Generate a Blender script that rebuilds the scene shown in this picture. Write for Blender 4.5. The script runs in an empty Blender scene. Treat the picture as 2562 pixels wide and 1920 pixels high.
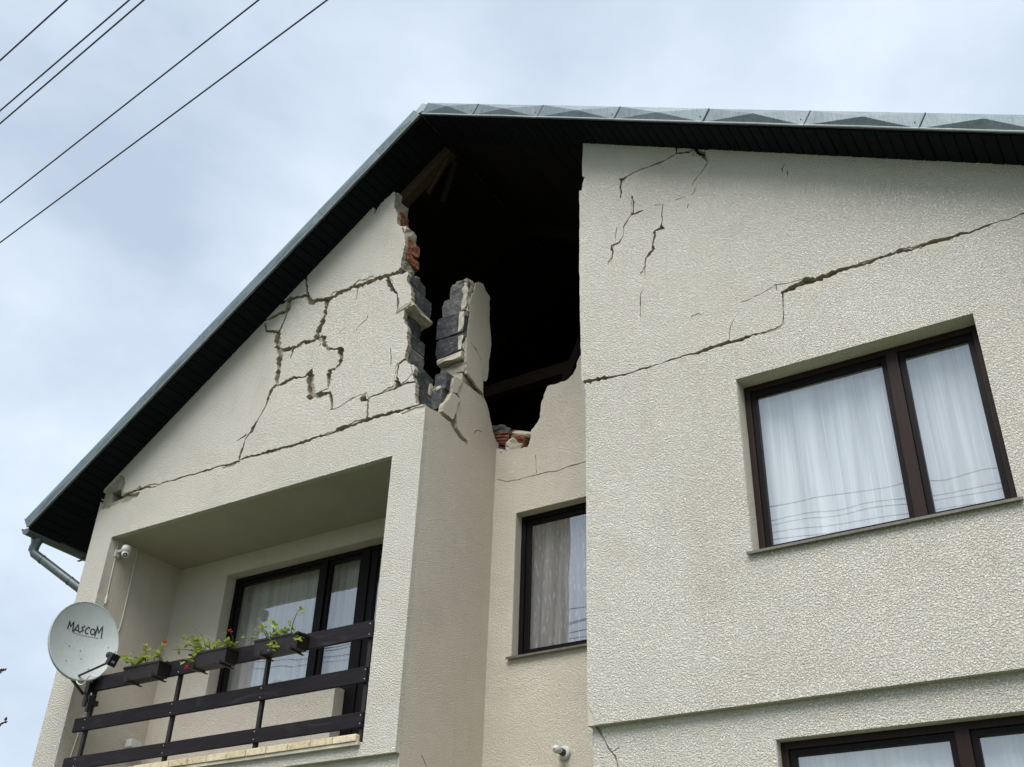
import bpy, bmesh, math, random
from mathutils import Vector, Matrix, noise
from mathutils.geometry import delaunay_2d_cdt

R = math.radians
scene = bpy.context.scene
col = scene.collection

# ------------------------------------------------------------------ camera
cam_data = bpy.data.cameras.new('camera')
cam = bpy.data.objects.new('camera', cam_data)
col.objects.link(cam)
RIGHT = Vector((0.84849421, 0.52824818, 0.03180301))
UP = Vector((0.2621494, -0.47175892, 0.84185581))
BACK = Vector((0.45971216, -0.70597265, -0.53876466))
m = Matrix((RIGHT, UP, BACK)).transposed().to_4x4()
m.translation = Vector((0, 0, 1.6))
cam.matrix_world = m
cam_data.sensor_width = 36
cam_data.lens = 38.11
cam_data.clip_start = 0.1
cam_data.clip_end = 3000
scene.camera = cam
scene.view_settings.view_transform = 'Standard'
scene.view_settings.look = 'None'
scene.view_settings.exposure = 1.57
scene.view_settings.gamma = 1.0

# ------------------------------------------------------------------ sky and sun
SUN_DIR = Vector((0.22, -0.97, 1.55)).normalized()      # towards the sun, high in front of the facade
world = bpy.data.worlds.new('World')
scene.world = world
world.use_nodes = True
nt = world.node_tree
nt.nodes.clear()
def wn(t, **k):
    n = nt.nodes.new(t)
    for a, b in k.items():
        setattr(n, a, b)
    return n
sky = wn('ShaderNodeTexSky', sky_type='NISHITA', sun_disc=False)
sky.sun_elevation = math.asin(SUN_DIR.z)
sky.sun_rotation = math.atan2(SUN_DIR.x, SUN_DIR.y)
tc = wn('ShaderNodeTexCoord')
mp = wn('ShaderNodeMapping')
mp.inputs['Scale'].default_value = (1.0, 1.0, 1.7)
mp.inputs['Location'].default_value = (1.2, 0.4, 0.3)
n1 = wn('ShaderNodeTexNoise')
n1.inputs['Scale'].default_value = 2.0
n1.inputs['Detail'].default_value = 6
n1.inputs['Roughness'].default_value = 0.52
n1.inputs['Distortion'].default_value = 0.15
rampc = wn('ShaderNodeValToRGB')
e = rampc.color_ramp.elements
e[0].position = 0.34; e[0].color = (0.43, 0.505, 0.610, 1)
e[1].position = 0.68; e[1].color = (0.84, 0.89, 0.935, 1)
x = e.new(0.45); x.color = (0.540, 0.620, 0.725, 1)
x = e.new(0.56); x.color = (0.665, 0.745, 0.840, 1)
bgc = wn('ShaderNodeBackground'); bgc.inputs['Strength'].default_value = 0.45
bgs = wn('ShaderNodeBackground'); bgs.inputs['Strength'].default_value = 0.06
mixb = wn('ShaderNodeMixShader'); mixb.inputs['Fac'].default_value = 0.9
wo = wn('ShaderNodeOutputWorld')
L = nt.links.new
L(tc.outputs['Generated'], mp.inputs['Vector'])
L(mp.outputs['Vector'], n1.inputs['Vector'])
L(n1.outputs['Fac'], rampc.inputs['Fac'])
L(rampc.outputs['Color'], bgc.inputs['Color'])
L(sky.outputs['Color'], bgs.inputs['Color'])
L(bgs.outputs['Background'], mixb.inputs[1])
L(bgc.outputs['Background'], mixb.inputs[2])
L(mixb.outputs['Shader'], wo.inputs['Surface'])

sun_data = bpy.data.lights.new('sun', 'SUN')
sun_data.energy = 1.5
sun_data.angle = R(43)
sun_data.color = (1.0, 0.975, 0.94)
sun = bpy.data.objects.new('sun', sun_data)
col.objects.link(sun)
sun.rotation_euler = (-SUN_DIR).to_track_quat('-Z', 'Y').to_euler()
sun.location = (-4, -10, 20)

# ------------------------------------------------------------------ materials
MATS = {}
class NB:
    """tiny node builder for one material"""
    def __init__(s, name):
        s.m = bpy.data.materials.new(name)
        s.m.use_nodes = True
        s.t = s.m.node_tree
        s.p = s.t.nodes['Principled BSDF']
        s.out = s.t.nodes['Material Output']
        s.tc = s.n('ShaderNodeTexCoord')
        MATS[name] = s.m
    def n(s, t, ins=None, **k):
        nd = s.t.nodes.new(t)
        for a, b in k.items():
            setattr(nd, a, b)
        for a, b in (ins or {}).items():
            if hasattr(b, 'is_output'):
                s.t.links.new(b, nd.inputs[a])
            else:
                nd.inputs[a].default_value = b
        return nd
    def l(s, a, b):
        s.t.links.new(a, b)
    def noise(s, scale, detail=3, rough=0.55, dist=0.0, vec=None):
        nd = s.n('ShaderNodeTexNoise', {'Scale': scale, 'Detail': detail, 'Roughness': rough, 'Distortion': dist})
        s.l(vec or s.tc.outputs['Object'], nd.inputs['Vector'])
        return nd.outputs['Fac']
    def vec(s, scale):
        nd = s.n('ShaderNodeMapping', {'Scale': scale})
        s.l(s.tc.outputs['Object'], nd.inputs['Vector'])
        return nd.outputs['Vector']
    def ramp(s, fac, stops):
        nd = s.n('ShaderNodeValToRGB')
        el = nd.color_ramp.elements
        el[0].position = stops[0][0]; el[0].color = (*stops[0][1], 1)
        el[1].position = stops[-1][0]; el[1].color = (*stops[-1][1], 1)
        for p, c in stops[1:-1]:
            q = el.new(p); q.color = (*c, 1)
        s.l(fac, nd.inputs['Fac'])
        return nd.outputs['Color']
    def mix(s, a, b, fac, mode='MIX'):
        nd = s.n('ShaderNodeMix', data_type='RGBA', blend_type=mode)
        for sock, v in ((nd.inputs[6], a), (nd.inputs[7], b), (nd.inputs[0], fac)):
            if hasattr(v, 'is_output'):
                s.l(v, sock)
            else:
                sock.default_value = (*v, 1) if isinstance(v, tuple) else v
        return nd.outputs[2]
    def math(s, op, a, b=0.0):
        nd = s.n('ShaderNodeMath', operation=op)
        for i, v in enumerate((a, b)):
            if hasattr(v, 'is_output'):
                s.l(v, nd.inputs[i])
            else:
                nd.inputs[i].default_value = v
        return nd.outputs[0]
    def bump(s, h, dist, strength=1.0, prev=None):
        nd = s.n('ShaderNodeBump', {'Strength': strength, 'Distance': dist})
        s.l(h, nd.inputs['Height'])
        if prev is not None:
            s.l(prev, nd.inputs['Normal'])
        return nd.outputs['Normal']
    def done(s, color=None, rough=0.8, normal=None, metal=0.0, spec=0.3):
        p = s.p.inputs
        if color is not None:
            if hasattr(color, 'is_output'):
                s.l(color, p['Base Color'])
            else:
                p['Base Color'].default_value = (*color, 1)
        if hasattr(rough, 'is_output'):
            s.l(rough, p['Roughness'])
        else:
            p['Roughness'].default_value = rough
        p['Metallic'].default_value = metal
        p['Specular IOR Level'].default_value = spec
        if normal is not None:
            s.l(normal, p['Normal'])
        return s.m

def stucco(name, c0, c1, scale=82.0, depth=0.0165, stain=(0.36, 0.30, 0.22)):
    b = NB(name)
    big = b.noise(0.55, 5, 0.62)
    mid = b.noise(3.5, 4, 0.6)
    colr = b.ramp(big, [(0.30, c0), (0.70, c1)])
    # brownish weather stains with their own shapes
    st = b.ramp(b.noise(0.9, 6, 0.68, 0.5), [(0.55, (0, 0, 0)), (0.78, (1, 1, 1))])
    colr = b.mix(colr, stain, b.math('MULTIPLY', st, 0.26))
    run = b.noise(1.0, 4, 0.6, 0.2, b.vec((9.0, 9.0, 0.7)))
    colr = b.mix(colr, (0.44, 0.41, 0.35), b.math('MULTIPLY', b.ramp(run, [(0.55, (0, 0, 0)), (0.80, (1, 1, 1))]), 0.20))
    speck = b.noise(160, 2, 0.6)
    colr = b.mix(colr, (0.30, 0.27, 0.22), b.math('MULTIPLY', b.ramp(speck, [(0.60, (0, 0, 0)), (0.72, (1, 1, 1))]), 0.25))
    colr = b.mix(colr, (0.80, 0.78, 0.70), b.math('MULTIPLY', b.ramp(mid, [(0.5, (0, 0, 0)), (0.8, (1, 1, 1))]), 0.18))
    w = b.noise(scale, 3, 0.6, 0.45)
    wr = b.ramp(w, [(0.30, (0, 0, 0)), (0.55, (0.8, 0.8, 0.8)), (0.72, (1, 1, 1))])
    trowel = b.bump(b.noise(2.2, 4, 0.6), 0.02)
    nrm = b.bump(wr, depth, 1.0, trowel)
    return b.done(colr, 0.93, nrm, 0, 0.12)

stucco('stucco', (0.71, 0.665, 0.585), (0.785, 0.74, 0.66))
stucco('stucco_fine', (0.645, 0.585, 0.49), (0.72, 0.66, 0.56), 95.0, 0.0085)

def rubble_mat(name, c0, c1, scale, depth, c2=None, amt=0.35):
    b = NB(name)
    a = b.noise(scale * 0.35, 4, 0.65)
    colr = b.ramp(a, [(0.3, c0), (0.7, c1)])
    if c2:
        q = b.ramp(b.noise(scale * 0.6, 4, 0.6, 0.6), [(0.55, (0, 0, 0)), (0.62, (1, 1, 1))])
        colr = b.mix(colr, c2, b.math('MULTIPLY', q, amt))
    nrm = b.bump(b.noise(scale, 5, 0.7), depth)
    return b.done(colr, 0.95, nrm, 0, 0.1)
rubble_mat('mortar', (0.26, 0.225, 0.18), (0.47, 0.425, 0.35), 30, 0.012)
rubble_mat('raw_plaster', (0.42, 0.38, 0.31), (0.56, 0.52, 0.44), 26, 0.006)
rubble_mat('cinder_block', (0.046, 0.050, 0.056), (0.095, 0.100, 0.107), 30, 0.024, (0.22, 0.205, 0.175), 0.5)
rubble_mat('cinder_block_dusty', (0.10, 0.105, 0.11), (0.20, 0.195, 0.18), 30, 0.022, (0.36, 0.33, 0.27))
rubble_mat('red_brick', (0.20, 0.070, 0.042), (0.36, 0.135, 0.08), 34, 0.010, (0.42, 0.34, 0.26), 0.75)
rubble_mat('concrete', (0.20, 0.19, 0.17), (0.30, 0.285, 0.25), 12, 0.004)

def smooth_render(name, c0, c1):
    b = NB(name)
    colr = b.ramp(b.noise(0.8, 5, 0.65), [(0.3, c0), (0.7, c1)])
    return b.done(colr, 0.9, b.bump(b.noise(90, 3, 0.6), 0.0015), 0, 0.15)
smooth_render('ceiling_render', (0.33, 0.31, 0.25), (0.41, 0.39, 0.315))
smooth_render('room_paint', (0.16, 0.155, 0.14), (0.20, 0.19, 0.17))

def wood(name, c0, c1, rough=0.6, axis=(2.0, 30, 30), depth=0.0015, worn=None, spec=0.12):
    b = NB(name)
    v = b.vec(axis)
    g = b.noise(2.0, 5, 0.65, 0.6, v)
    oi = b.n('ShaderNodeObjectInfo')
    colr = b.ramp(g, [(0.32, c0), (0.68, c1)])
    if worn:
        q = b.ramp(b.noise(3.0, 5, 0.7, 0.8, b.vec((0.6, 3, 3))), [(0.56, (0, 0, 0)), (0.72, (1, 1, 1))])
        colr = b.mix(colr, worn, b.math('MULTIPLY', q, 0.5))
    dark = b.math('ADD', b.math('MULTIPLY', oi.outputs['Random'], 0.5), 0.75)
    cc = b.n('ShaderNodeMix', data_type='RGBA', blend_type='MULTIPLY')
    cc.inputs[0].default_value = 1.0
    b.l(colr, cc.inputs[6]); b.l(dark, cc.inputs[7])
    return b.done(cc.outputs[2], rough, b.bump(g, depth), 0, spec)
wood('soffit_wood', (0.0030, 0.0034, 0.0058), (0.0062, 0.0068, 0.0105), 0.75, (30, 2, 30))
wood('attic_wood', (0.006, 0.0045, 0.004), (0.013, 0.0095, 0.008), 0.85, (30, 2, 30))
wood('rafter_wood', (0.030, 0.020, 0.013), (0.062, 0.042, 0.027), 0.85, (3, 30, 30))
wood('rail_wood', (0.0085, 0.0068, 0.0085), (0.018, 0.0145, 0.017), 0.55, (2, 40, 40), 0.0012, (0.05, 0.05, 0.062))
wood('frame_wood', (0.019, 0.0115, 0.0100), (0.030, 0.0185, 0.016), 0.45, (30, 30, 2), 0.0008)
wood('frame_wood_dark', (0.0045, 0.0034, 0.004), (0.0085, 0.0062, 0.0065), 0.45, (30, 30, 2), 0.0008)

def metal(name, c0, c1, rough=0.5, met=0.55, depth=0.0008):
    b = NB(name)
    a = b.noise(5, 5, 0.7)
    s2 = b.noise(12, 4, 0.6, 0.3, b.vec((6, 6, 0.6)))
    colr = b.ramp(b.math('ADD', b.math('MULTIPLY', a, 0.5), b.math('MULTIPLY', s2, 0.5)), [(0.36, c0), (0.64, c1)])
    return b.done(colr, rough, b.bump(b.noise(70, 3, 0.6), depth), met, 0.4)
metal('flashing_metal', (0.092, 0.120, 0.132), (0.162, 0.200, 0.214), 0.46, 0.4)
metal('flashing_lip', (0.36, 0.38, 0.37), (0.48, 0.50, 0.48), 0.5, 0.2)
metal('roof_metal', (0.25, 0.29, 0.30), (0.36, 0.40, 0.41), 0.5, 0.5)
metal('gutter_zinc', (0.085, 0.10, 0.105), (0.15, 0.17, 0.175), 0.45, 0.5)
metal('sill_metal', (0.10, 0.09, 0.075), (0.17, 0.155, 0.13), 0.5, 0.2)
metal('post_steel', (0.012, 0.009, 0.009), (0.024, 0.018, 0.017), 0.5, 0.2)
metal('screw_zinc', (0.45, 0.45, 0.45), (0.6, 0.6, 0.6), 0.35, 0.8)
metal('dish_paint', (0.30, 0.335, 0.325), (0.36, 0.39, 0.38), 0.42, 0.0)

def plain(name, c, rough=0.5, spec=0.4, var=0.12, scale=8):
    b = NB(name)
    c0 = tuple(v * (1 - var) for v in c); c1 = tuple(min(1, v * (1 + var)) for v in c)
    return b.done(b.ramp(b.noise(scale, 4, 0.6), [(0.3, c0), (0.7, c1)]), rough, None, 0, spec)
plain('black_plastic', (0.014, 0.015, 0.017), 0.4)
plain('white_plastic', (0.62, 0.61, 0.57), 0.4)
plain('grey_plastic', (0.55, 0.57, 0.55), 0.5)
plain('print_black', (0.010, 0.010, 0.014), 0.6)
plain('label_grey', (0.35, 0.37, 0.38), 0.5)
plain('white_cable', (0.58, 0.57, 0.52), 0.5)
plain('box_plastic', (0.015, 0.0105, 0.0105), 0.5, 0.35, 0.3, 20)
plain('soil', (0.03, 0.022, 0.016), 0.95, 0.1, 0.4, 40)
plain('stem_green', (0.10, 0.085, 0.035), 0.7, 0.2, 0.35, 20)
plain('flower_red', (0.55, 0.018, 0.022), 0.55, 0.25, 0.25, 60)
plain('wire_black', (0.035, 0.03, 0.045), 0.6)
b = NB('rope_tile')
oi = b.n('ShaderNodeObjectInfo')
tc_ = b.ramp(b.noise(26, 5, 0.7, 0.8), [(0.32, (0.20, 0.13, 0.07)), (0.46, (0.52, 0.42, 0.26)), (0.68, (0.70, 0.62, 0.44))])
tc_ = b.mix(tc_, b.ramp(oi.outputs['Random'], [(0.0, (0.42, 0.33, 0.20)), (1.0, (0.72, 0.66, 0.50))]), 0.35)
b.done(tc_, 0.5, b.bump(b.noise(60, 4, 0.6), 0.004), 0, 0.3)
plain('tile_joint', (0.26, 0.19, 0.115), 0.9, 0.1, 0.3, 20)
plain('bark', (0.07, 0.05, 0.04), 0.9, 0.1, 0.3, 12)
plain('wool', (0.30, 0.31, 0.33), 0.95, 0.1, 0.2, 12)

def leafmat(name, c0, c1):
    b = NB(name)
    oi = b.n('ShaderNodeObjectInfo')
    b.done(b.ramp(oi.outputs['Random'], [(0.0, c0), (1.0, c1)]), 0.55, None, 0, 0.3)
    tr = b.n('ShaderNodeBsdfTranslucent')
    tr.inputs['Color'].default_value = (c1[0] * 1.3, c1[1] * 1.3, c1[2], 1)
    mx = b.n('ShaderNodeMixShader'); mx.inputs[0].default_value = 0.35
    b.l(b.p.outputs[0], mx.inputs[1]); b.l(tr.outputs[0], mx.inputs[2]); b.l(mx.outputs[0], b.out.inputs['Surface'])
leafmat('leaf_green', (0.12, 0.19, 0.04), (0.34, 0.40, 0.08))
leafmat('leaf_dark_red', (0.045, 0.012, 0.014), (0.08, 0.03, 0.02))

b = NB('glass')
lw = b.n('ShaderNodeLayerWeight', {'Blend': 0.5})
fr5 = b.math('POWER', lw.outputs['Facing'], 5.0)
frac = b.math('ADD', b.math('MULTIPLY', fr5, 0.74), 0.26)      # double glazing: about a fifth mirrored head-on, more at a glance
wav = b.bump(b.noise(1.6, 1, 0.4), 0.010, 0.35)
gl = b.n('ShaderNodeBsdfGlossy', {'Roughness': 0.0, 'Color': (0.97, 0.98, 1, 1)})
b.l(wav, gl.inputs['Normal'])
tr = b.n('ShaderNodeBsdfTransparent', {'Color': (0.97, 0.985, 0.98, 1)})
mx = b.n('ShaderNodeMixShader')
b.l(frac, mx.inputs[0]); b.l(tr.outputs[0], mx.inputs[1]); b.l(gl.outputs[0], mx.inputs[2])
b.l(mx.outputs[0], b.out.inputs['Surface'])

def curtain_mat(name, c, sheer, lines=0.0, drops=False):
    b = NB(name)
    df = b.n('ShaderNodeBsdfDiffuse', {'Color': (*c, 1)})
    tl = b.n('ShaderNodeBsdfTranslucent', {'Color': (*c, 1)})
    tp = b.n('ShaderNodeBsdfTransparent')
    m1 = b.n('ShaderNodeMixShader'); m1.inputs[0].default_value = 0.04
    b.l(df.outputs[0], m1.inputs[1]); b.l(tl.outputs[0], m1.inputs[2])
    m2 = b.n('ShaderNodeMixShader')
    b.l(m1.outputs[0], m2.inputs[1]); b.l(tp.outputs[0], m2.inputs[2])
    pleat = b.math('MULTIPLY', b.math('SUBTRACT', b.noise(1.0, 2, 0.55, 0.0, b.vec((13.0, 0.0, 0.55))), 0.5), 0.75)
    fac = None
    if lines:
        if drops:
            ln = b.ramp(b.noise(1.0, 1, 0.4, 0.0, b.vec((55.0, 2.0, 9.0))), [(0.60, (0, 0, 0)), (0.66, (1, 1, 1))])
        else:
            wv = b.n('ShaderNodeTexWave', {'Scale': 1.0, 'Distortion': 3.2, 'Detail': 1.0, 'Detail Scale': 0.35, 'Detail Roughness': 0.4}, wave_type='BANDS', bands_direction='X')
            b.l(b.vec((4.6, 0.0, 1.7)), wv.inputs['Vector'])
            ln = b.math('MULTIPLY', b.ramp(wv.outputs['Fac'], [(0.975, (0, 0, 0)), (0.998, (1, 1, 1))]), b.ramp(b.noise(1.0, 2, 0.5, 0.0, b.vec((5, 1, 2.2))), [(0.40, (0, 0, 0)), (0.56, (1, 1, 1))]))
        fac = b.math('SUBTRACT', b.math('ADD', sheer, pleat), b.math('MULTIPLY', ln, lines))
    else:
        fac = b.math('ADD', sheer, pleat)
    cl = b.n('ShaderNodeClamp', {'Min': 0.0, 'Max': 0.92})
    b.l(fac, cl.inputs['Value']); b.l(cl.outputs[0], m2.inputs[0])
    b.l(m2.outputs[0], b.out.inputs['Surface'])
curtain_mat('curtain_white', (0.78, 0.805, 0.83), 0.22, 0.22)
curtain_mat('curtain_plain', (0.80, 0.81, 0.82), 0.30)
curtain_mat('curtain_drops', (0.60, 0.58, 0.62), 0.58, 0.30, True)

b = NB('ground_mix')
g1 = b.ramp(b.noise(0.5, 6, 0.65), [(0.35, (0.13, 0.12, 0.09)), (0.55, (0.10, 0.14, 0.05)), (0.75, (0.20, 0.19, 0.16))])
b.done(g1, 0.95, b.bump(b.noise(14, 5, 0.7), 0.03), 0, 0.1)
b = NB('asphalt')
b.done(b.ramp(b.noise(40, 4, 0.7), [(0.3, (0.045, 0.045, 0.048)), (0.7, (0.075, 0.075, 0.075))]), 0.9, b.bump(b.noise(120, 3, 0.6), 0.004), 0, 0.2)


# ------------------------------------------------------------------ measured outlines of the damage: (x, z[, width]) on the facade, (y, z) on the side wall, metres
CRACKS_LEFT = [[(-5.98, 8.855, 0.0958), (-6.014, 8.841, 0.0959), (-6.128, 8.823, 0.0641), (-6.274, 8.843, 0.056), (-6.42, 8.845, 0.0606), (-6.568, 8.857, 0.0653), (-6.7, 8.871, 0.0482), (-6.868, 8.861, 0.0551), (-6.977, 8.828, 0.0663), (-7.177, 8.875, 0.0446), (-7.285, 8.877, 0.056), (-7.349, 8.967, 0.0406), (-7.407, 9.159, 0.0228), (-7.461, 9.374, 0.0184)], [(-7.349, 9.019, 0.0271), (-7.522, 9.041, 0.0319), (-7.655, 9.052, 0.0458), (-7.785, 9.043, 0.0322)], [(-7.04, 8.861, 0.1109), (-7.044, 8.706, 0.0551), (-7.052, 8.582, 0.0658), (-7.091, 8.47, 0.0764), (-7.115, 8.389, 0.098), (-7.124, 8.33, 0.0652)], [(-7.659, 9.073, 0.0412), (-7.655, 8.948, 0.0456), (-7.65, 8.89, 0.0409), (-7.777, 8.898, 0.032), (-7.957, 8.878, 0.0322), (-8.08, 8.874, 0.0277)], [(-7.646, 8.897, 0.0318), (-7.678, 8.75, 0.0362), (-7.712, 8.669, 0.0451), (-7.74, 8.605, 0.0811), (-7.727, 8.491, 0.0851), (-7.693, 8.371, 0.089), (-7.654, 8.322, 0.0665)], [(-8.002, 8.846, 0.0184), (-7.943, 8.713, 0.0319), (-7.709, 8.604, 0.0315)], [(-7.657, 8.338, 0.0666), (-7.527, 8.325, 0.0485), (-7.408, 8.311, 0.0395), (-7.317, 8.343, 0.0438), (-7.16, 8.316, 0.0391), (-7.098, 8.338, 0.0652)], [(-7.465, 8.304, 0.0352), (-7.458, 8.248, 0.0307), (-7.475, 8.183, 0.0109)], [(-7.658, 8.342, 0.0621), (-7.646, 8.231, 0.0618), (-7.624, 8.118, 0.0658), (-7.629, 7.997, 0.0568), (-7.606, 7.86, 0.0303)], [(-7.118, 8.345, 0.0652), (-7.025, 8.296, 0.1081), (-6.991, 8.206, 0.0645), (-6.943, 8.137, 0.0257), (-6.824, 8.08, 0.0255), (-6.74, 8.069, 0.0529), (-6.718, 7.959, 0.0589), (-6.719, 7.867, 0.0419), (-6.782, 7.812, 0.0209), (-6.856, 7.819, 0.042), (-6.851, 7.734, 0.0418), (-6.845, 7.617, 0.0208)], [(-7.598, 7.883, 0.0221), (-7.681, 7.84, 0.079), (-7.712, 7.75, 0.0551), (-7.72, 7.654, 0.0282), (-7.776, 7.548, 0.0156), (-7.828, 7.466, 0.0156), (-7.861, 7.391, 0.0779), (-7.9, 7.342, 0.0311), (-7.946, 7.295, 0.0218), (-7.967, 7.17, 0.031), (-7.984, 7.057, 0.0278), (-7.983, 7.01, 0.0246)], [(-7.95, 7.344, 0.0187), (-8.035, 7.313, 0.0125), (-8.088, 7.298, 0.0063)], [(-7.602, 7.865, 0.0126), (-7.478, 7.876, 0.0471), (-7.385, 7.897, 0.0548), (-7.254, 7.856, 0.0218), (-7.199, 7.851, 0.0217), (-7.145, 7.895, 0.0775), (-7.125, 7.815, 0.0695), (-7.104, 7.735, 0.0691), (-7.094, 7.635, 0.0841), (-7.055, 7.563, 0.0685), (-6.931, 7.538, 0.0605), (-6.813, 7.531, 0.0677), (-6.777, 7.467, 0.0299), (-6.763, 7.404, 0.0269), (-6.746, 7.312, 0.0237)], [(-6.888, 7.819, 0.0214), (-6.793, 7.822, 0.0122)], [(-6.875, 7.797, 0.0366), (-6.847, 7.703, 0.0334), (-6.841, 7.588, 0.0211), (-6.926, 7.584, 0.0121), (-7.004, 7.578, 0.0122)], [(-6.79, 7.308, 0.0089), (-6.662, 7.305, 0.0118), (-6.589, 7.329, 0.0118), (-6.481, 7.366, 0.0118), (-6.358, 7.375, 0.0073)], [(-6.382, 7.327, 0.0293), (-6.337, 7.311, 0.0584), (-6.269, 7.268, 0.0145), (-6.266, 7.154, 0.0144), (-6.252, 7.044, 0.0287)], [(-6.298, 7.297, 0.0116), (-6.08, 7.313, 0.0144), (-5.959, 7.316, 0.0201), (-5.914, 7.342, 0.0646), (-5.931, 7.473, 0.0116), (-5.934, 7.578, 0.0233), (-5.908, 7.61, 0.0174)], [(-5.935, 7.343, 0.079), (-5.892, 7.322, 0.0276), (-5.779, 7.333, 0.0216), (-5.655, 7.31, 0.0195)], [(-5.929, 7.586, 0.016), (-5.875, 7.624, 0.024), (-5.824, 7.64, 0.0239)], [(-5.767, 7.533, 0.0079), (-5.736, 7.445, 0.0079), (-5.795, 7.37, 0.0098), (-5.893, 7.335, 0.0118)], [(-10.029, 7.04, 0.0197), (-9.854, 7.057, 0.0262), (-9.701, 7.059, 0.0358), (-9.501, 7.07, 0.0355), (-9.346, 7.051, 0.0128), (-8.978, 7.047, 0.0126), (-8.572, 7.04, 0.0156), (-8.225, 7.036, 0.0184), (-8.042, 7.026, 0.0335), (-7.956, 7.041, 0.0152), (-7.668, 7.03, 0.021), (-7.561, 7.038, 0.0386), (-7.429, 7.021, 0.0269), (-7.175, 7.016, 0.0266), (-6.668, 7.016, 0.0257), (-6.609, 7.039, 0.0524), (-6.533, 7.035, 0.0348), (-6.349, 7.044, 0.0322), (-6.251, 7.038, 0.0344), (-6.047, 7.04, 0.0341), (-5.85, 7.029, 0.0287), (-5.763, 7.028, 0.0219), (-5.659, 7.03, 0.0168), (-5.59, 7.03, 0.0134)], [(-6.418, 8.401, 0.0062), (-6.422, 8.339, 0.0092), (-6.532, 8.277, 0.0077), (-6.558, 8.229, 0.0046)], [(-6.711, 8.327, 0.0062), (-6.768, 8.309, 0.0078), (-6.796, 8.274, 0.0047)], [(-6.056, 7.842, 0.0074), (-6.029, 7.714, 0.0088), (-6.024, 7.619, 0.0088)], [(-6.611, 8.827, 0.0131), (-6.611, 8.764, 0.0109), (-6.62, 8.667, 0.0065)], [(-6.205, 8.789, 0.0642), (-6.147, 8.677, 0.0637), (-6.113, 8.611, 0.0296), (-6.042, 8.531, 0.0168), (-6.019, 8.4, 0.0167), (-6.019, 8.322, 0.0125)]]
SPALL_LEFT = [[(-10.201, 7.175), (-10.059, 7.274), (-9.942, 7.355), (-9.863, 7.304), (-9.819, 7.23), (-9.819, 7.106), (-9.688, 7.044), (-9.516, 7.033), (-9.538, 6.978), (-9.688, 6.953), (-9.843, 6.966), (-10.005, 6.935), (-10.152, 6.946)], [(-8.242, 7.012), (-8.018, 7.02), (-8.028, 6.967), (-8.139, 6.958)], [(-5.829, 6.994), (-5.743, 7.006), (-5.649, 7.015), (-5.544, 7.004), (-5.539, 6.958), (-5.572, 6.931), (-5.666, 6.93), (-5.789, 6.941)]]
HOLE_EAVE = [(-10.077, 7.176), (-9.915, 7.184), (-9.854, 7.041), (-10.035, 7.024)]
EDGE_LEFT = [(-7.095, 9.58), (-6.92, 9.725), (-6.759, 9.832), (-6.642, 9.901), (-6.586, 9.991), (-6.526, 9.944), (-6.519, 9.847), (-6.448, 9.97), (-6.341, 10.033), (-6.274, 10.077), (-6.238, 10.046), (-6.238, 9.926), (-6.234, 9.844), (-6.174, 9.718), (-6.158, 9.546), (-6.089, 9.487), (-6.054, 9.377), (-6.022, 9.278), (-6.012, 9.208), (-6.028, 9.085), (-6.041, 8.925), (-6.021, 8.851), (-5.922, 8.767), (-5.934, 8.671), (-5.864, 8.54), (-5.84, 8.365), (-5.804, 8.302), (-5.926, 8.275), (-5.922, 8.224), (-5.928, 8.165), (-5.85, 8.0), (-5.855, 7.911), (-5.826, 7.812), (-5.851, 7.732), (-5.849, 7.629), (-5.81, 7.569), (-5.734, 7.53), (-5.713, 7.476), (-5.734, 7.404), (-5.692, 7.306), (-5.682, 7.15), (-5.655, 7.052), (-5.554, 7.011), (-5.527, 6.999)]
BLOCK_ROWS = [(-5.933, 8.81, 8.585, 7.332, 8.872, 8.705), (-5.862, 8.571, 8.336, 7.366, 8.63, 8.382), (-5.923, 8.264, 8.036, 7.289, 8.236, 8.1), (-5.867, 8.018, 7.847, 7.332, 8.057, 7.898), (-5.88, 7.837, 7.632, 7.36, 7.895, 7.767), (-5.734, 7.559, 7.325, 7.34, 7.613, 7.395), (-5.701, 7.308, 7.069, 7.315, 7.357, 7.174)]
BRICK_ROWS = [(-6.269, 10.099, 9.824, 7.207), (-6.206, 9.799, 9.59, 7.143), (-6.088, 9.526, 9.351, 7.185), (-6.045, 9.345, 9.169, 7.214), (-6.043, 9.165, 9.027, 7.233), (-6.057, 9.03, 8.889, 7.185)]
PILLAR_ROWS = [(-5.786, -5.492, 8.726, 8.921), (-5.867, -5.528, 8.492, 8.742), (-5.905, -5.547, 8.21, 8.496), (-5.899, -5.552, 7.971, 8.201), (-5.864, -5.541, 7.874, 7.96), (-5.855, -5.534, 7.743, 7.871)]
STUB_ROWS = [(-5.686, -5.564, 7.384, 7.592), (-5.727, -5.583, 7.149, 7.392)]
PILLAR_SKIN = [(7.703, 8.955), (7.747, 9.002), (7.841, 9.04), (7.883, 8.984), (7.985, 8.95), (7.995, 8.723), (8.016, 8.555), (8.05, 8.43), (8.05, 8.269), (8.034, 8.023), (8.021, 7.885), (8.001, 7.838), (7.922, 7.801), (7.905, 7.949), (7.889, 8.048), (7.778, 8.122), (7.612, 8.169), (7.61, 8.301), (7.626, 8.502), (7.632, 8.684)]
PILLAR_WEDGE = [(7.579, 8.149), (7.602, 8.155), (7.71, 8.097), (7.819, 8.053), (7.878, 7.995), (7.911, 7.8), (7.925, 7.634), (7.819, 7.658), (7.725, 7.695), (7.615, 7.715), (7.587, 7.916)]
SIDE_TOP = [(6.991, 6.997), (7.096, 7.009), (7.227, 7.037), (7.29, 7.021), (7.414, 7.028), (7.443, 6.993), (7.509, 6.961), (7.589, 6.927), (7.737, 6.93)]
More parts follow.
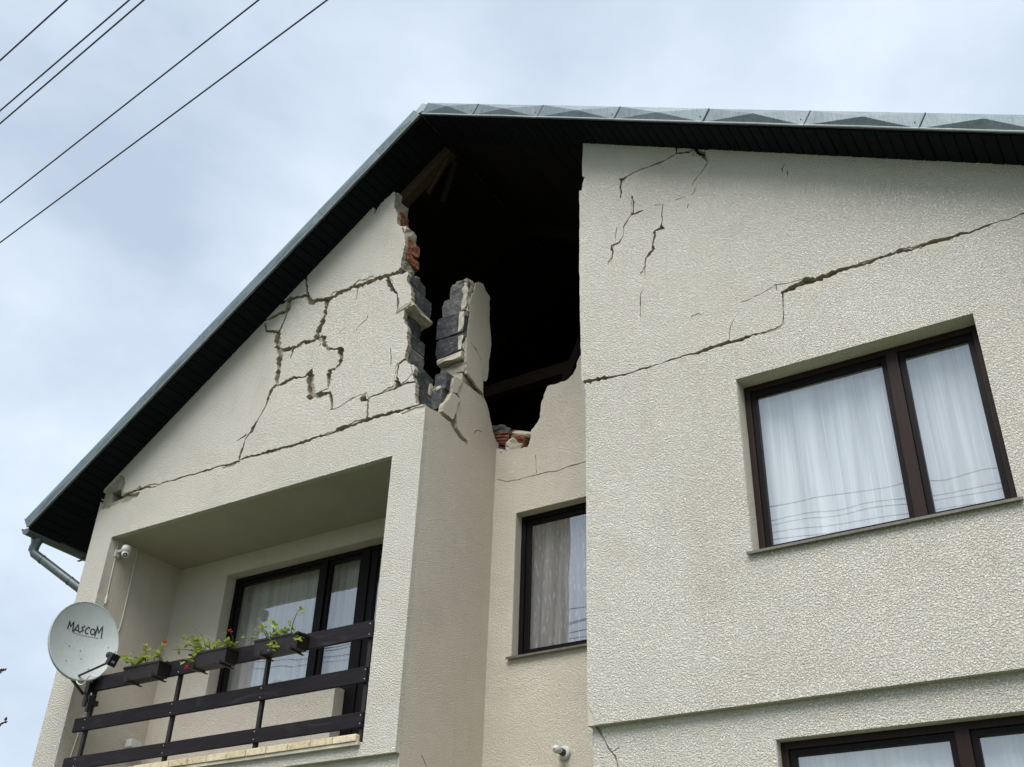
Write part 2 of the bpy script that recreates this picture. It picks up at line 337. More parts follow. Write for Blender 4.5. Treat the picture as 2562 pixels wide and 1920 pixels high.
SIDE_T1 = [(7.318, 7.211), (7.403, 7.363), (7.453, 7.369), (7.546, 7.347), (7.494, 7.254), (7.491, 7.194), (7.464, 7.121), (7.438, 7.065), (7.347, 7.067), (7.26, 7.071), (7.275, 7.154)]
SIDE_T0 = [(7.415, 7.547), (7.438, 7.569), (7.522, 7.581), (7.568, 7.581), (7.496, 7.453), (7.488, 7.406), (7.408, 7.37), (7.405, 7.463)]
SIDE_T2 = [(7.574, 7.585), (7.692, 7.606), (7.855, 7.608), (7.972, 7.618), (8.039, 7.565), (8.089, 7.475), (8.13, 7.39), (8.172, 7.298), (8.234, 7.224), (8.241, 7.14), (7.937, 6.991), (7.756, 6.939), (7.727, 6.971), (7.608, 6.994), (7.541, 7.026), (7.521, 7.092), (7.504, 7.192), (7.503, 7.26), (7.559, 7.349), (7.501, 7.408), (7.508, 7.46)]
SIDE_GAP = [(7.522, 6.959), (7.585, 6.966), (7.676, 6.962), (7.737, 6.934), (7.654, 6.926), (7.589, 6.927)]
SIDE_CRACKS = [[(7.839, 7.111, 0.0077), (7.856, 7.149, 0.0115), (7.893, 7.181, 0.0116), (7.973, 7.196, 0.0078)], [(6.998, 3.918, 0.0084), (7.028, 3.861, 0.0105), (7.069, 3.839, 0.0084)], [(7.353, 3.809, 0.0086), (7.423, 3.744, 0.0107), (7.44, 3.7, 0.0086)]]
CRACKS_REC = [[(-5.517, 6.775, 0.0027), (-5.39, 6.714, 0.008), (-5.258, 6.7, 0.0079), (-5.167, 6.707, 0.007), (-5.027, 6.701, 0.0078), (-4.909, 6.704, 0.0069), (-4.791, 6.684, 0.0077), (-4.675, 6.702, 0.0086), (-4.589, 6.703, 0.0137), (-4.479, 6.708, 0.0085), (-4.38, 6.706, 0.0085)], [(-5.052, 6.931, 0.0088), (-5.047, 6.831, 0.0035), (-5.039, 6.713, 0.0044)]]
EDGE_REC = [(-4.482, 7.99), (-4.539, 7.978), (-4.618, 7.777), (-4.726, 7.721), (-4.812, 7.719), (-4.929, 7.725), (-4.95, 7.671), (-4.992, 7.565), (-5.005, 7.451), (-5.024, 7.34), (-5.109, 7.248), (-5.128, 7.124), (-5.155, 7.053), (-5.264, 7.061), (-5.397, 7.083), (-5.488, 7.122), (-5.549, 7.152), (-5.641, 7.177)]
RIGHT_LEFT_EDGE = [(-3.803, 9.587), (-3.813, 9.353), (-3.813, 9.151), (-3.785, 9.121), (-3.809, 9.059), (-3.819, 8.965), (-3.848, 8.968), (-3.845, 8.58), (-3.849, 8.155), (-3.843, 7.504), (-3.833, 6.786)]
CRACKS_RIGHT = [[(-3.89, 6.726, 0.0267), (-3.8, 6.716, 0.0319), (-3.61, 6.7, 0.0342), (-3.538, 6.685, 0.0131), (-3.325, 6.67, 0.0104), (-3.185, 6.671, 0.0257), (-3.143, 6.673, 0.0077), (-2.991, 6.683, 0.0127), (-2.829, 6.683, 0.0152), (-2.776, 6.672, 0.0277), (-2.643, 6.68, 0.03), (-2.538, 6.682, 0.0174), (-2.466, 6.695, 0.0372), (-2.448, 6.681, 0.0173), (-2.359, 6.673, 0.0271), (-2.256, 6.689, 0.0172), (-2.193, 6.682, 0.0171), (-2.132, 6.668, 0.0073), (-2.033, 6.67, 0.0061), (-2.001, 6.702, 0.0061), (-1.991, 6.831, 0.0061), (-1.982, 6.948, 0.0074), (-1.984, 7.016, 0.0173)], [(-1.994, 7.012, 0.0173), (-1.933, 7.02, 0.0246), (-1.844, 7.039, 0.0441), (-1.81, 7.049, 0.0544), (-1.703, 7.031, 0.045), (-1.594, 7.044, 0.0403), (-1.496, 7.05, 0.0357), (-1.39, 7.047, 0.0222), (-1.322, 7.036, 0.0194), (-1.226, 7.047, 0.0307), (-1.132, 7.048, 0.0218), (-1.029, 7.055, 0.0435), (-0.95, 7.028, 0.0173), (-0.865, 7.042, 0.0344), (-0.767, 7.04, 0.0385), (-0.655, 7.031, 0.0255), (-0.638, 7.034, 0.0068), (-0.589, 7.041, 0.0212), (-0.529, 7.021, 0.0084), (-0.415, 7.037, 0.0117), (-0.384, 7.034, 0.0184), (-0.306, 7.038, 0.0083), (-0.152, 7.04, 0.0099), (0.001, 7.052, 0.0082), (0.224, 7.058, 0.0065)], [(-2.806, 9.096, 0.0058), (-2.806, 8.959, 0.0201), (-2.709, 8.921, 0.0199), (-2.626, 8.918, 0.0199), (-2.55, 8.833, 0.0563), (-2.526, 8.746, 0.0168), (-2.51, 8.701, 0.007), (-2.564, 8.624, 0.007), (-2.626, 8.57, 0.007), (-2.639, 8.485, 0.0055), (-2.659, 8.403, 0.0055), (-2.689, 8.389, 0.0055)], [(-2.801, 8.957, 0.0115), (-2.938, 8.928, 0.0101), (-3.094, 8.926, 0.0087), (-3.252, 8.933, 0.0088), (-3.316, 8.915, 0.0117), (-3.365, 8.9, 0.0322), (-3.412, 8.918, 0.0147)], [(-3.388, 8.907, 0.0205), (-3.399, 8.819, 0.0132), (-3.398, 8.671, 0.0116)], [(-2.851, 8.396, 0.0084), (-2.755, 8.392, 0.0056)], [(-3.277, 8.639, 0.0144), (-3.278, 8.593, 0.0086), (-3.267, 8.569, 0.0143), (-3.281, 8.408, 0.0228)], [(-3.302, 8.417, 0.0143), (-3.222, 8.41, 0.0227), (-3.168, 8.417, 0.0071)], [(-3.291, 8.422, 0.0114), (-3.348, 8.346, 0.0114), (-3.377, 8.303, 0.0071), (-3.383, 8.197, 0.0071), (-3.431, 8.136, 0.0071), (-3.509, 8.133, 0.0156), (-3.507, 8.087, 0.0184), (-3.495, 8.055, 0.0085), (-3.513, 7.948, 0.007), (-3.521, 7.898, 0.0056)], [(-3.45, 8.326, 0.0057), (-3.469, 8.188, 0.0043)], [(-3.053, 8.423, 0.0042), (-2.956, 8.392, 0.0042)], [(-2.972, 8.39, 0.007), (-2.991, 8.191, 0.0083), (-3.001, 8.156, 0.0208), (-2.992, 8.12, 0.0359), (-3.066, 8.125, 0.025), (-3.069, 8.064, 0.0194), (-3.095, 7.97, 0.011), (-3.09, 7.916, 0.0275), (-3.136, 7.874, 0.0384), (-3.167, 7.843, 0.0192), (-3.177, 7.778, 0.0109), (-3.183, 7.712, 0.0082), (-3.183, 7.619, 0.0041)], [(-3.194, 7.515, 0.004), (-3.233, 7.463, 0.0067), (-3.239, 7.285, 0.0053), (-3.245, 7.214, 0.004)], [(-2.458, 6.714, 0.0074), (-2.442, 6.828, 0.0062), (-2.405, 6.89, 0.0038)], [(-2.024, 7.047, 0.0062), (-2.025, 7.101, 0.0062), (-2.157, 7.059, 0.005), (-2.301, 7.036, 0.005), (-2.339, 7.042, 0.0038)], [(-2.773, 7.037, 0.0051), (-2.766, 7.053, 0.0051), (-2.711, 7.059, 0.0077), (-2.678, 7.042, 0.0038)], [(-1.816, 8.337, 0.0053), (-1.846, 8.307, 0.0066), (-1.844, 8.262, 0.004)], [(-1.8, 8.259, 0.0053), (-1.807, 8.201, 0.0052)], [(-2.724, 8.297, 0.0055), (-2.737, 8.249, 0.0055)], [(-2.037, 7.105, 0.005), (-1.914, 7.081, 0.0062), (-1.79, 7.079, 0.0049)]]
SPALL_RIGHT = [[(-1.974, 6.99), (-1.9, 6.984), (-1.787, 6.995), (-1.664, 7.0), (-1.516, 7.01), (-1.549, 6.963), (-1.638, 6.923), (-1.734, 6.929), (-1.951, 6.966)], [(-0.898, 6.991), (-0.789, 7.005), (-0.677, 6.997), (-0.698, 6.946), (-0.801, 6.935), (-0.878, 6.961)], [(-1.358, 7.028), (-1.238, 7.019), (-1.204, 7.022), (-1.244, 6.983), (-1.329, 6.989)], [(-3.794, 3.956), (-3.769, 3.88), (-3.741, 3.82), (-3.727, 3.752), (-3.796, 3.76)], [(-2.66, 8.859), (-2.627, 8.909), (-2.526, 8.85), (-2.529, 8.747), (-2.581, 8.81)]]
CRACKS_RIGHT_LOW = [[(-3.761, 3.787, 0.0164), (-3.69, 3.669, 0.013), (-3.655, 3.603, 0.0113), (-3.603, 3.536, 0.0096), (-3.583, 3.488, 0.0096), (-3.585, 3.398, 0.0079)], [(-3.629, 3.569, 0.0064), (-3.567, 3.594, 0.0048)]]
JOINTS_RIGHT = [-5.618, -4.954, -4.136, -3.272, -2.397, -1.528, -0.673]
JOINTS_LEFT = [-6.913, -7.702, -8.503, -9.292]

# ------------------------------------------------------------------ helpers
def link(name, me, mats, parent=None, label=None, cat=None, group=None, kind=None, smooth=False):
    if not isinstance(mats, (list, tuple)):
        mats = [mats]
    if not me.materials:
        for mm in mats:
            me.materials.append(MATS[mm])
    if smooth:
        me.polygons.foreach_set('use_smooth', [True] * len(me.polygons))
    o = bpy.data.objects.new(name, me)
    col.objects.link(o)
    tag(o, label, cat, group, kind)
    if parent is not None:
        attach(o, parent)
    return o
WORLD = {}
def attach(o, parent):
    o.parent = parent
    o.matrix_parent_inverse = WORLD.get(parent.name, Matrix.Identity(4)).inverted()
def tag(o, label=None, cat=None, group=None, kind=None):
    for k, v in (('label', label), ('category', cat), ('group', group), ('kind', kind)):
        if v:
            o[k] = v
def empty(name, loc, label, cat, group=None):
    o = bpy.data.objects.new(name, None)
    col.objects.link(o)
    o.location = loc
    o.empty_display_size = 0.2
    WORLD[o.name] = Matrix.Translation(Vector(loc))
    tag(o, label, cat, group)
    return o
def pydata(verts, faces, name='mesh', mi=None):
    me = bpy.data.meshes.new(name)
    me.from_pydata([tuple(v) for v in verts], [], faces)
    if mi:
        me.polygons.foreach_set('material_index', mi)
    me.update()
    return me
def box_mesh(x0, x1, y0, y1, z0, z1, bevel=0.0):
    bm = bmesh.new()
    bmesh.ops.create_cube(bm, size=1)
    for v in bm.verts:
        v.co = Vector((x0 if v.co.x < 0 else x1, y0 if v.co.y < 0 else y1, z0 if v.co.z < 0 else z1))
    if bevel:
        bmesh.ops.bevel(bm, geom=bm.edges[:], offset=bevel, segments=1, affect='EDGES')
    me = bpy.data.meshes.new('box'); bm.to_mesh(me); bm.free()
    return me
def box(name, x0, x1, y0, y1, z0, z1, mat, parent=None, bevel=0.0, **k):
    return link(name, box_mesh(x0, x1, y0, y1, z0, z1, bevel), mat, parent, **k)
def boxes_mesh(lst):
    V, F = [], []
    for (x0, x1, y0, y1, z0, z1) in lst:
        i = len(V)
        V += [(x0, y0, z0), (x1, y0, z0), (x1, y1, z0), (x0, y1, z0), (x0, y0, z1), (x1, y0, z1), (x1, y1, z1), (x0, y1, z1)]
        F += [(i, i+3, i+2, i+1), (i+4, i+5, i+6, i+7), (i, i+1, i+5, i+4), (i+1, i+2, i+6, i+5), (i+2, i+3, i+7, i+6), (i+3, i, i+4, i+7)]
    return pydata(V, F)
def tube_mesh(pts, rad, seg=8, caps=True):
    pts = [Vector(p) for p in pts]
    if not isinstance(rad, (list, tuple)):
        rad = [rad] * len(pts)
    V, F = [], []
    t0 = (pts[1] - pts[0]).normalized()
    ref = Vector((0, 0, 1)) if abs(t0.z) < 0.9 else Vector((1, 0, 0))
    nrm = t0.cross(ref).normalized()
    for i, p in enumerate(pts):
        if i == 0: t = pts[1] - pts[0]
        elif i == len(pts) - 1: t = pts[-1] - pts[-2]
        else: t = (pts[i+1] - pts[i]).normalized() + (pts[i] - pts[i-1]).normalized()
        t.normalize()
        nrm = (nrm - t * nrm.dot(t)).normalized()
        bn = t.cross(nrm)
        for k in range(seg):
            a = 2 * math.pi * k / seg
            V.append(p + (nrm * math.cos(a) + bn * math.sin(a)) * rad[i])
    for i in range(len(pts) - 1):
        for k in range(seg):
            a = i * seg + k; b_ = i * seg + (k + 1) % seg
            F.append((a, b_, b_ + seg, a + seg))
    if caps:
        F.append(tuple(range(seg - 1, -1, -1)))
        n = (len(pts) - 1) * seg
        F.append(tuple(range(n, n + seg)))
    return pydata(V, F)
def smooth_path(pts, n=5):
    pts = [Vector(p) for p in pts]; out = []
    for i in range(len(pts) - 1):
        p0, p1, p2, p3 = pts[max(0, i-1)], pts[i], pts[i+1], pts[min(len(pts)-1, i+2)]
        for k in range(n):
            t = k / n
            out.append(0.5 * (2*p1 + (p2 - p0)*t + (2*p0 - 5*p1 + 4*p2 - p3)*t*t + (3*p1 - p0 - 3*p2 + p3)*t**3))
    return out + [pts[-1]]
def join_meshes(lst):
    V, F, M = [], [], []
    for it in lst:
        me, mi = it if isinstance(it, tuple) else (it, 0)
        o = len(V)
        V += [v.co.copy() for v in me.vertices]
        for p in me.polygons:
            F.append(tuple(i + o for i in p.vertices)); M.append(mi)
        bpy.data.meshes.remove(me)
    return pydata(V, F, 'joined', M)
def rough_block(x0, x1, y0, y1, z0, z1, amp=0.008, seed=0, n=2):
    """a block with knocked, uneven faces (n cells per edge)"""
    idx = {}; V = []; F = []; rj = random.Random(seed * 13 + 1)
    def vert(i, j, k):
        key = (i, j, k)
        if key not in idx:
            p = Vector((x0 + (x1-x0)*i/n, y0 + (y1-y0)*j/n, z0 + (z1-z0)*k/n))
            q = p * 9 + Vector((seed * 7.3, seed * 3.1, seed))
            d = noise.noise_vector(q * 1.7) * amp * 0.8 + Vector((rj.uniform(-1, 1), rj.uniform(-1, 1), rj.uniform(-1, 1))) * amp * 0.55
            corner = sum(1 for c in key if c in (0, n))
            if corner == 3:
                c = Vector(((x0+x1)/2, (y0+y1)/2, (z0+z1)/2))
                d += (c - p).normalized() * amp * 0.5
            idx[key] = len(V); V.append(p + d)
        return idx[key]
    for a in range(n):
        for c in range(n):
            F.append([vert(0, a, c), vert(0, a, c+1), vert(0, a+1, c+1), vert(0, a+1, c)])
            F.append([vert(n, a, c), vert(n, a+1, c), vert(n, a+1, c+1), vert(n, a, c+1)])
            F.append([vert(a, 0, c), vert(a+1, 0, c), vert(a+1, 0, c+1), vert(a, 0, c+1)])
            F.append([vert(a, n, c), vert(a, n, c+1), vert(a+1, n, c+1), vert(a+1, n, c)])
            F.append([vert(a, c, 0), vert(a, c+1, 0), vert(a+1, c+1, 0), vert(a+1, c, 0)])
            F.append([vert(a, c, n), vert(a+1, c, n), vert(a+1, c+1, n), vert(a, c+1, n)])
    return pydata(V, F)
def lump(c, r, seed, sub=2, amp=0.35, flat=(1, 1, 1)):
    bm = bmesh.new()
    bmesh.ops.create_icosphere(bm, subdivisions=sub, radius=1)
    for v in bm.verts:
        k = 1 + amp * noise.noise(v.co * 1.7 + Vector((seed * 5.1, seed, 0)))
        v.co = Vector(c) + Vector((v.co.x * flat[0], v.co.y * flat[1], v.co.z * flat[2])) * r * k
    me = bpy.data.meshes.new('lump'); bm.to_mesh(me); bm.free()
    return me

def area2(p):
    return sum(p[i][0] * p[(i+1) % len(p)][1] - p[(i+1) % len(p)][0] * p[i][1] for i in range(len(p))) / 2
def jag(pts, step, amp, seed, closed=False):
    """break a polyline into short uneven steps; keeps a third value (width) if there is one"""
    rnd = random.Random(seed); out = []
    n = len(pts) if closed else len(pts) - 1
    for i in range(n):
        a = pts[i]; b_ = pts[(i + 1) % len(pts)]
        d = math.hypot(b_[0]-a[0], b_[1]-a[1])
        k = max(1, int(d / step))
        nx, ny = (-(b_[1]-a[1]) / d, (b_[0]-a[0]) / d) if d > 1e-6 else (0, 0)
        for j in range(k):
            t = j / k
            o = rnd.uniform(-amp, amp) if j else 0
            t2 = t + (rnd.uniform(-0.25, 0.25) / k if j else 0)
            p = [a[0] + (b_[0]-a[0]) * t2 + nx * o, a[1] + (b_[1]-a[1]) * t2 + ny * o]
            if len(a) > 2:
                p.append((a[2] + (b_[2]-a[2]) * t) * rnd.uniform(0.70, 1.30))
            out.append(tuple(p))
    if not closed:
        out.append(pts[-1])
    return out
def ribbons(poly):
    """quads along a crack polyline (x, y, width)"""
    L_, R_ = [], []
    rr = random.Random(int(abs(poly[0][0]) * 1000) + len(poly))
    for i, p in enumerate(poly):
        a = poly[max(0, i-1)]; c = poly[min(len(poly)-1, i+1)]
        dx, dy = c[0]-a[0], c[1]-a[1]; d = math.hypot(dx, dy) or 1
        w = max(p[2], 0.0012) / 2
        wl, wr_ = w * rr.uniform(0.6, 1.4) + rr.uniform(0, 0.0012), w * rr.uniform(0.6, 1.4) + rr.uniform(0, 0.0012)
        L_.append((p[0] - dy/d*wl, p[1] + dx/d*wl)); R_.append((p[0] + dy/d*wr_, p[1] - dx/d*wr_))
    out = []
    for i in range(len(poly) - 1):
        for t in ([R_[i], R_[i+1], L_[i+1]], [R_[i], L_[i+1], L_[i]]):
            if abs(area2(t)) > 1e-7:
                out.append(t)
    return out
def relief(outline, to3, thick, holes=(), cuts=(), cracks=(), spalls=(), deep=(), spall_d=0.009, seed=1, jstep=0.020, back=True, min_area=0.0004, clean_side=0):
    """A flat sheet of wall with real openings, cracks cut right through it and shallow spalled patches.
    Returns one mesh for every separate piece (largest first). Slot 0 = face, slot 1 = broken edges."""
    V, F, K = [], [], []
    def add(poly, kind):
        p = [tuple(q[:2]) for q in poly]
        if area2(p) < 0:
            p.reverse()
        i = len(V)
        V.extend(Vector(q) for q in p); F.append(list(range(i, i + len(p)))); K.append(kind)
    add(outline, 'o')
    for h in holes: add(h, 'h')
    for c in cuts: add(c, 'x')
    for s in spalls: add(s, 's')
    for s in deep: add(s, 'd')
    for ci, c in enumerate(cracks):
        wmax = max(p[2] for p in c)
        coarse = jag(c, 0.07, 0.003 + 0.16 * wmax, seed * 100 + ci)
        fine = jag(coarse, jstep, 0.0018 + 0.05 * wmax, seed * 100 + ci + 50)
        for q in ribbons(fine):
            add(q, 'c')
        if wmax > 0.016:                       # flaked skin along the lips of the wider cracks
            rr = random.Random(seed * 31 + ci); k = 0
            while k < len(fine) - 4:
                n_ = rr.randint(3, 12)
                if rr.random() < 0.42:
                    seg = fine[k:k + n_ + 1]; m_ = max(1, len(seg) - 1)
                    side_ = rr.choice((-1, 1)); ex = rr.uniform(0.010, 0.035)
                    run = []
                    for t_, p in enumerate(seg):
                        bulge = math.sin(math.pi * t_ / m_) * ex * rr.uniform(0.7, 1.2)
                        a_ = fine[max(0, k + t_ - 1)]; c_ = fine[min(len(fine) - 1, k + t_ + 1)]
                        dx, dy = c_[0] - a_[0], c_[1] - a_[1]; d_ = math.hypot(dx, dy) or 1
                        o_ = side_ * (p[2] * 0.3 + bulge * 0.5)
                        run.append((p[0] - dy / d_ * o_, p[1] + dx / d_ * o_, p[2] * 0.7 + bulge))
                    for q in ribbons(run):
                        add(q, 's')
                k += n_
    vs, es, fs, ov, oe, of = delaunay_2d_cdt(V, [], F, 0, 1e-6, True)
    st = []
    for i, f in enumerate(fs):
        ks = {K[j] for j in of[i]}
        if 'o' not in ks: st.append('out')
        elif 'h' in ks: st.append('h')
        elif 'x' in ks: st.append('x')
        elif 'c' in ks: st.append('c')
        elif 'd' in ks: st.append('d')
        elif 's' in ks: st.append('s')
        else: st.append('k')
    edge = {}
    for i, f in enumerate(fs):
        for a in range(len(f)):
            edge.setdefault(frozenset((f[a], f[(a+1) % len(f)])), []).append(i)
    keep = [s in ('k', 's', 'd') for s in st]
    DEP = {'k': 0.0, 's': spall_d, 'd': 0.034}
    comp = [-1] * len(fs); comps = []
    for i in range(len(fs)):
        if not keep[i] or comp[i] >= 0: continue
        c = len(comps); comps.append([]); stack = [i]; comp[i] = c
        while stack:
            j = stack.pop(); comps[c].append(j); f = fs[j]
            for a in range(len(f)):
                for k in edge[frozenset((f[a], f[(a+1) % len(f)]))]:
                    if keep[k] and comp[k] < 0:
                        comp[k] = c; stack.append(k)
    out = []
    for c in comps:
        ar = sum(abs(area2([vs[v] for v in fs[j]])) for j in c)
        if ar < min_area: continue
        idx = {}; PV = []; PF = []; PM = []
        def vert(v, d):
            key = (v, d)
            if key not in idx:
                idx[key] = len(PV); PV.append(to3(vs[v].x, vs[v].y, d))
            return idx[key]
        for j in c:
            f = fs[j]; d = DEP[st[j]]
            PF.append([vert(v, d) for v in f]); PM.append({'k': 0, 's': 2, 'd': 1}[st[j]])
            if back:
                PF.append([vert(v, thick) for v in reversed(f)]); PM.append(1)
            for a in range(len(f)):
                v0, v1 = f[a], f[(a+1) % len(f)]
                nb = [k for k in edge[frozenset((v0, v1))] if k != j]
                s2 = st[nb[0]] if nb else 'out'
                if s2 in DEP:
                    d2 = DEP[s2]
                    if d2 <= d: continue
                    mi = 2
                else:
                    d2 = thick
                    mi = 1 if s2 in ('c', 'x') else clean_side
                PF.append([vert(v1, d), vert(v0, d), vert(v0, d2), vert(v1, d2)]); PM.append(mi)
        out.append((ar, pydata(PV, PF, 'wall', PM)))
    out.sort(key=lambda t: -t[0])
    return out
def front(y):
    return lambda u, v, d: (u, y + d, v)
def side(x):
    return lambda u, v, d: (x - d, u, v)
def rect(x0, x1, z0, z1):
    return [(x0, z0), (x1, z0), (x1, z1), (x0, z1)]

# ------------------------------------------------------------------ roof lines (gable cross-section, metres)
def zl(x): return 14.93 + 0.757 * x          # underside of the left roof slope
def zr(x): return 7.444 - 0.565 * x          # underside of the right roof slope
PKX = -5.663; PKZ = zr(PKX)
XL, XR, XC, XS = -10.18, 0.35, -3.80, -5.537  # outer left, outer right, recess right corner, recess left corner
YF, YB, YREC, YBAL = 7.0, 16.0, 8.25, 8.05
LEDGE = 3.756

# ------------------------------------------------------------------ ground
g = pydata([(-900, -900, 0), (900, -900, 0), (900, 900, 0), (-900, 900, 0)], [(0, 1, 2, 3)])
link('ground', g, 'ground_mix', kind='structure')
g = pydata([(-900, -6, 0.004), (900, -6, 0.004), (900, -0.8, 0.004), (-900, -0.8, 0.004)], [(0, 1, 2, 3)])
link('road', g, 'asphalt', kind='structure')

# ------------------------------------------------------------------ house
house = empty('house', (-4.9, 11.5, 0), 'cream stucco two storey house with cracked, partly collapsed gable', 'house')
rnd = random.Random(4)

def shift_mesh(me, off, ang=0.0, piv=None):
    piv = Vector(piv) if piv else Vector((0, 0, 0))
    rot = Matrix.Rotation(ang, 4, 'Y')
    for v in me.vertices:
        v.co = rot @ (v.co - piv) + piv + Vector(off)

# --- left front: stucco skin broken into pieces
LEFT_OUT = [(XL, LEDGE), (XS, LEDGE), (XS, PKZ), (PKX, PKZ + 0.005), (XL, zl(XL) + 0.01)]
BALC = rect(-9.82, -5.885, 3.87, 6.542)
cut_left = jag(EDGE_LEFT, 0.018, 0.007, 11) + [(-5.2, 6.99), (-5.2, 11.5), (-7.095, 11.5)]
pcs = relief(LEFT_OUT, front(YF), 0.06, holes=[BALC, HOLE_EAVE], cuts=[cut_left], cracks=CRACKS_LEFT,
             spalls=[jag(s, 0.03, 0.006, 7, True) for s in SPALL_LEFT[1:]], deep=[jag(SPALL_LEFT[0], 0.025, 0.010, 7, True)], seed=3)
for i, (ar, me) in enumerate(pcs):
    c = Vector((0, 0, 0))
    for v in me.vertices: c += v.co
    c /= len(me.vertices)
    if i > 0 and c.z > 7.0:
        off = (rnd.uniform(-0.002, 0.002), rnd.uniform(-0.005, 0.003), rnd.uniform(-0.003, 0.001))
        shift_mesh(me, off, R(rnd.uniform(-0.05, 0.05)) if ar > 0.1 else R(rnd.uniform(-1.5, 1.5)), c)
    link('front_wall' if i == 0 else 'wall_fragment', me, ['stucco', 'mortar', 'raw_plaster'], house)
# masonry core behind the skin
core_edge = [(-7.4, 9.32), (-6.75, 9.78), (-6.42, 9.98), (-6.33, 9.70), (-6.22, 9.30), (-6.18, 8.95), (-6.08, 8.80), (-6.05, 8.3), (-6.06, 7.6), (-5.92, 7.55), (-5.86, 7.0)]
for ar, me in relief([(XL, 0), (-5.85, 0), (-5.85, PKZ), (PKX, PKZ), (XL, zl(XL) - 0.01)], front(YF + 0.062), 0.238, holes=[BALC, HOLE_EAVE],
                     cuts=[jag(core_edge, 0.05, 0.012, 5) + [(-5.4, 7.0), (-5.4, 11.5), (-7.4, 11.5)]], clean_side=0)[:1]:
    link('wall_core', me, ['mortar', 'mortar'], house)
# lower storey skin, 5 cm behind the upper one
for ar, me in relief(rect(XL + 0.05, XS - 0.02, 0, LEDGE), front(YF + 0.05), 0.012)[:1]:
    link('lower_wall', me, ['stucco', 'mortar', 'raw_plaster'], house)
box('drip_edge', XL + 0.002, XS - 0.06, YF + 0.001, YF + 0.30, LEDGE + 0.002, LEDGE + 0.05, 'stucco_fine', house)

# --- exposed cinder blocks and bricks at the torn end of the gable
def blk(name, x0, x1, y0, y1, z0, z1, mat, amp, seed, n=2):
    return link(name, rough_block(x0, x1, y0, y1, z0, z1, amp, seed, n), mat, house)
for i, (X, z1, z0, yb, zb1, zb0) in enumerate(BLOCK_ROWS):
    mat = 'cinder_block_dusty' if i in (4,) else 'cinder_block'
    blk('cinder_block', X - 0.26, X, 7.045, min(yb, 7.36), z0 + 0.008, z1 - 0.006, mat, 0.012, i + 1)
    blk('mortar_joint', X - 0.2, X - 0.012, 7.05, min(yb, 7.34), z0 - 0.014, z0 + 0.012, 'raw_plaster', 0.012, i + 31, 3)
for i, (X, z1, z0, yb) in enumerate(BRICK_ROWS):
    mat = ['raw_plaster', 'red_brick', 'raw_plaster', 'red_brick', 'red_brick', 'mortar'][i]
    nm = 'brick' if mat == 'red_brick' else 'mortar_lump'
    blk(nm, X - 0.20, X + 0.02, 7.04, max(yb, 7.17) + 0.06, z0 + 0.006, z1 - 0.006, mat, 0.016, i + 51, 3)
# hanging slab of plaster below the second block
me = rough_block(-0.10, 0.10, -0.17, 0.19, -0.026, 0.026, 0.012, 17, 4)
mt = Matrix.Translation((-5.925, 7.16, 8.29)) @ Matrix.Rotation(R(-14), 4, 'Y') @ Matrix.Rotation(R(-9), 4, 'X')
for v in me.vertices: v.co = mt @ v.co
link('plaster_slab', me, 'mortar', house)

# --- free-standing stump of the side wall
for i, (xa, xb, z0, z1) in enumerate(PILLAR_ROWS):
    mat = ['cinder_block_dusty', 'cinder_block_dusty', 'cinder_block', 'cinder_block', 'raw_plaster', 'mortar'][i]
    nm = 'cinder_block' if 'cinder' in mat else 'mortar_lump'
    ys = 7.58 + (0.0, -0.01, -0.035, -0.03, -0.045, 0.02)[i]
    blk(nm, xa, -5.556, ys, 7.97, z0 + 0.006, z1 - 0.006, mat, 0.014, i + 71, 3)
    if i < 4:
        blk('mortar_joint', xa + 0.03, -5.557, ys + 0.02, 7.95, z0 - 0.014, z0 + 0.014, 'raw_plaster', 0.012, i + 81, 3)
        blk('mortar_lump', -5.61, -5.552, ys - 0.010, ys + 0.10, z0 + 0.02, z1 - 0.02, 'raw_plaster', 0.022, i + 91, 3)
blk('mortar_lump', -5.78, -5.58, 7.60, 7.9, PILLAR_ROWS[0][3] - 0.03, PILLAR_ROWS[0][3] + 0.05, 'mortar', 0.03, 97, 3)
for ar, me in relief(jag(jag(PILLAR_SKIN, 0.07, 0.013, 21, True), 0.018, 0.004, 23, True), side(XS), 0.013, clean_side=1)[:1]:
    link('wall_fragment', me, ['stucco_fine', 'mortar', 'raw_plaster'], house)
for ar, me in relief(jag(PILLAR_WEDGE, 0.03, 0.008, 22, True), side(XS + 0.016), 0.028, clean_side=1)[:1]:
    link('wall_fragment', me, ['stucco_fine', 'mortar', 'raw_plaster'], house)
blk('wall_stump', -5.86, -5.575, 7.60, 8.02, 7.02, 7.75, 'mortar', 0.02, 99, 3)
# blocks standing in the corner below
for i, (xa, xb, z0, z1) in enumerate(STUB_ROWS):
    blk('cinder_block', xa - 0.02, xb, 7.33 - 0.03 * i, 7.62, z0 + 0.005, z1 - 0.008, 'cinder_block', 0.012, i + 111)
blk('cinder_block', -5.86, -5.68, 7.33, 7.62, 7.00, 7.30, 'cinder_block', 0.012, 121)
blk('mortar_lump', -5.72, -5.60, 7.30, 7.40, 7.36, 7.42, 'raw_plaster', 0.02, 123, 3)
blk('mortar_lump', -5.745, -5.715, 7.28, 7.34, 7.22, 7.46, 'mortar', 0.012, 124, 3)

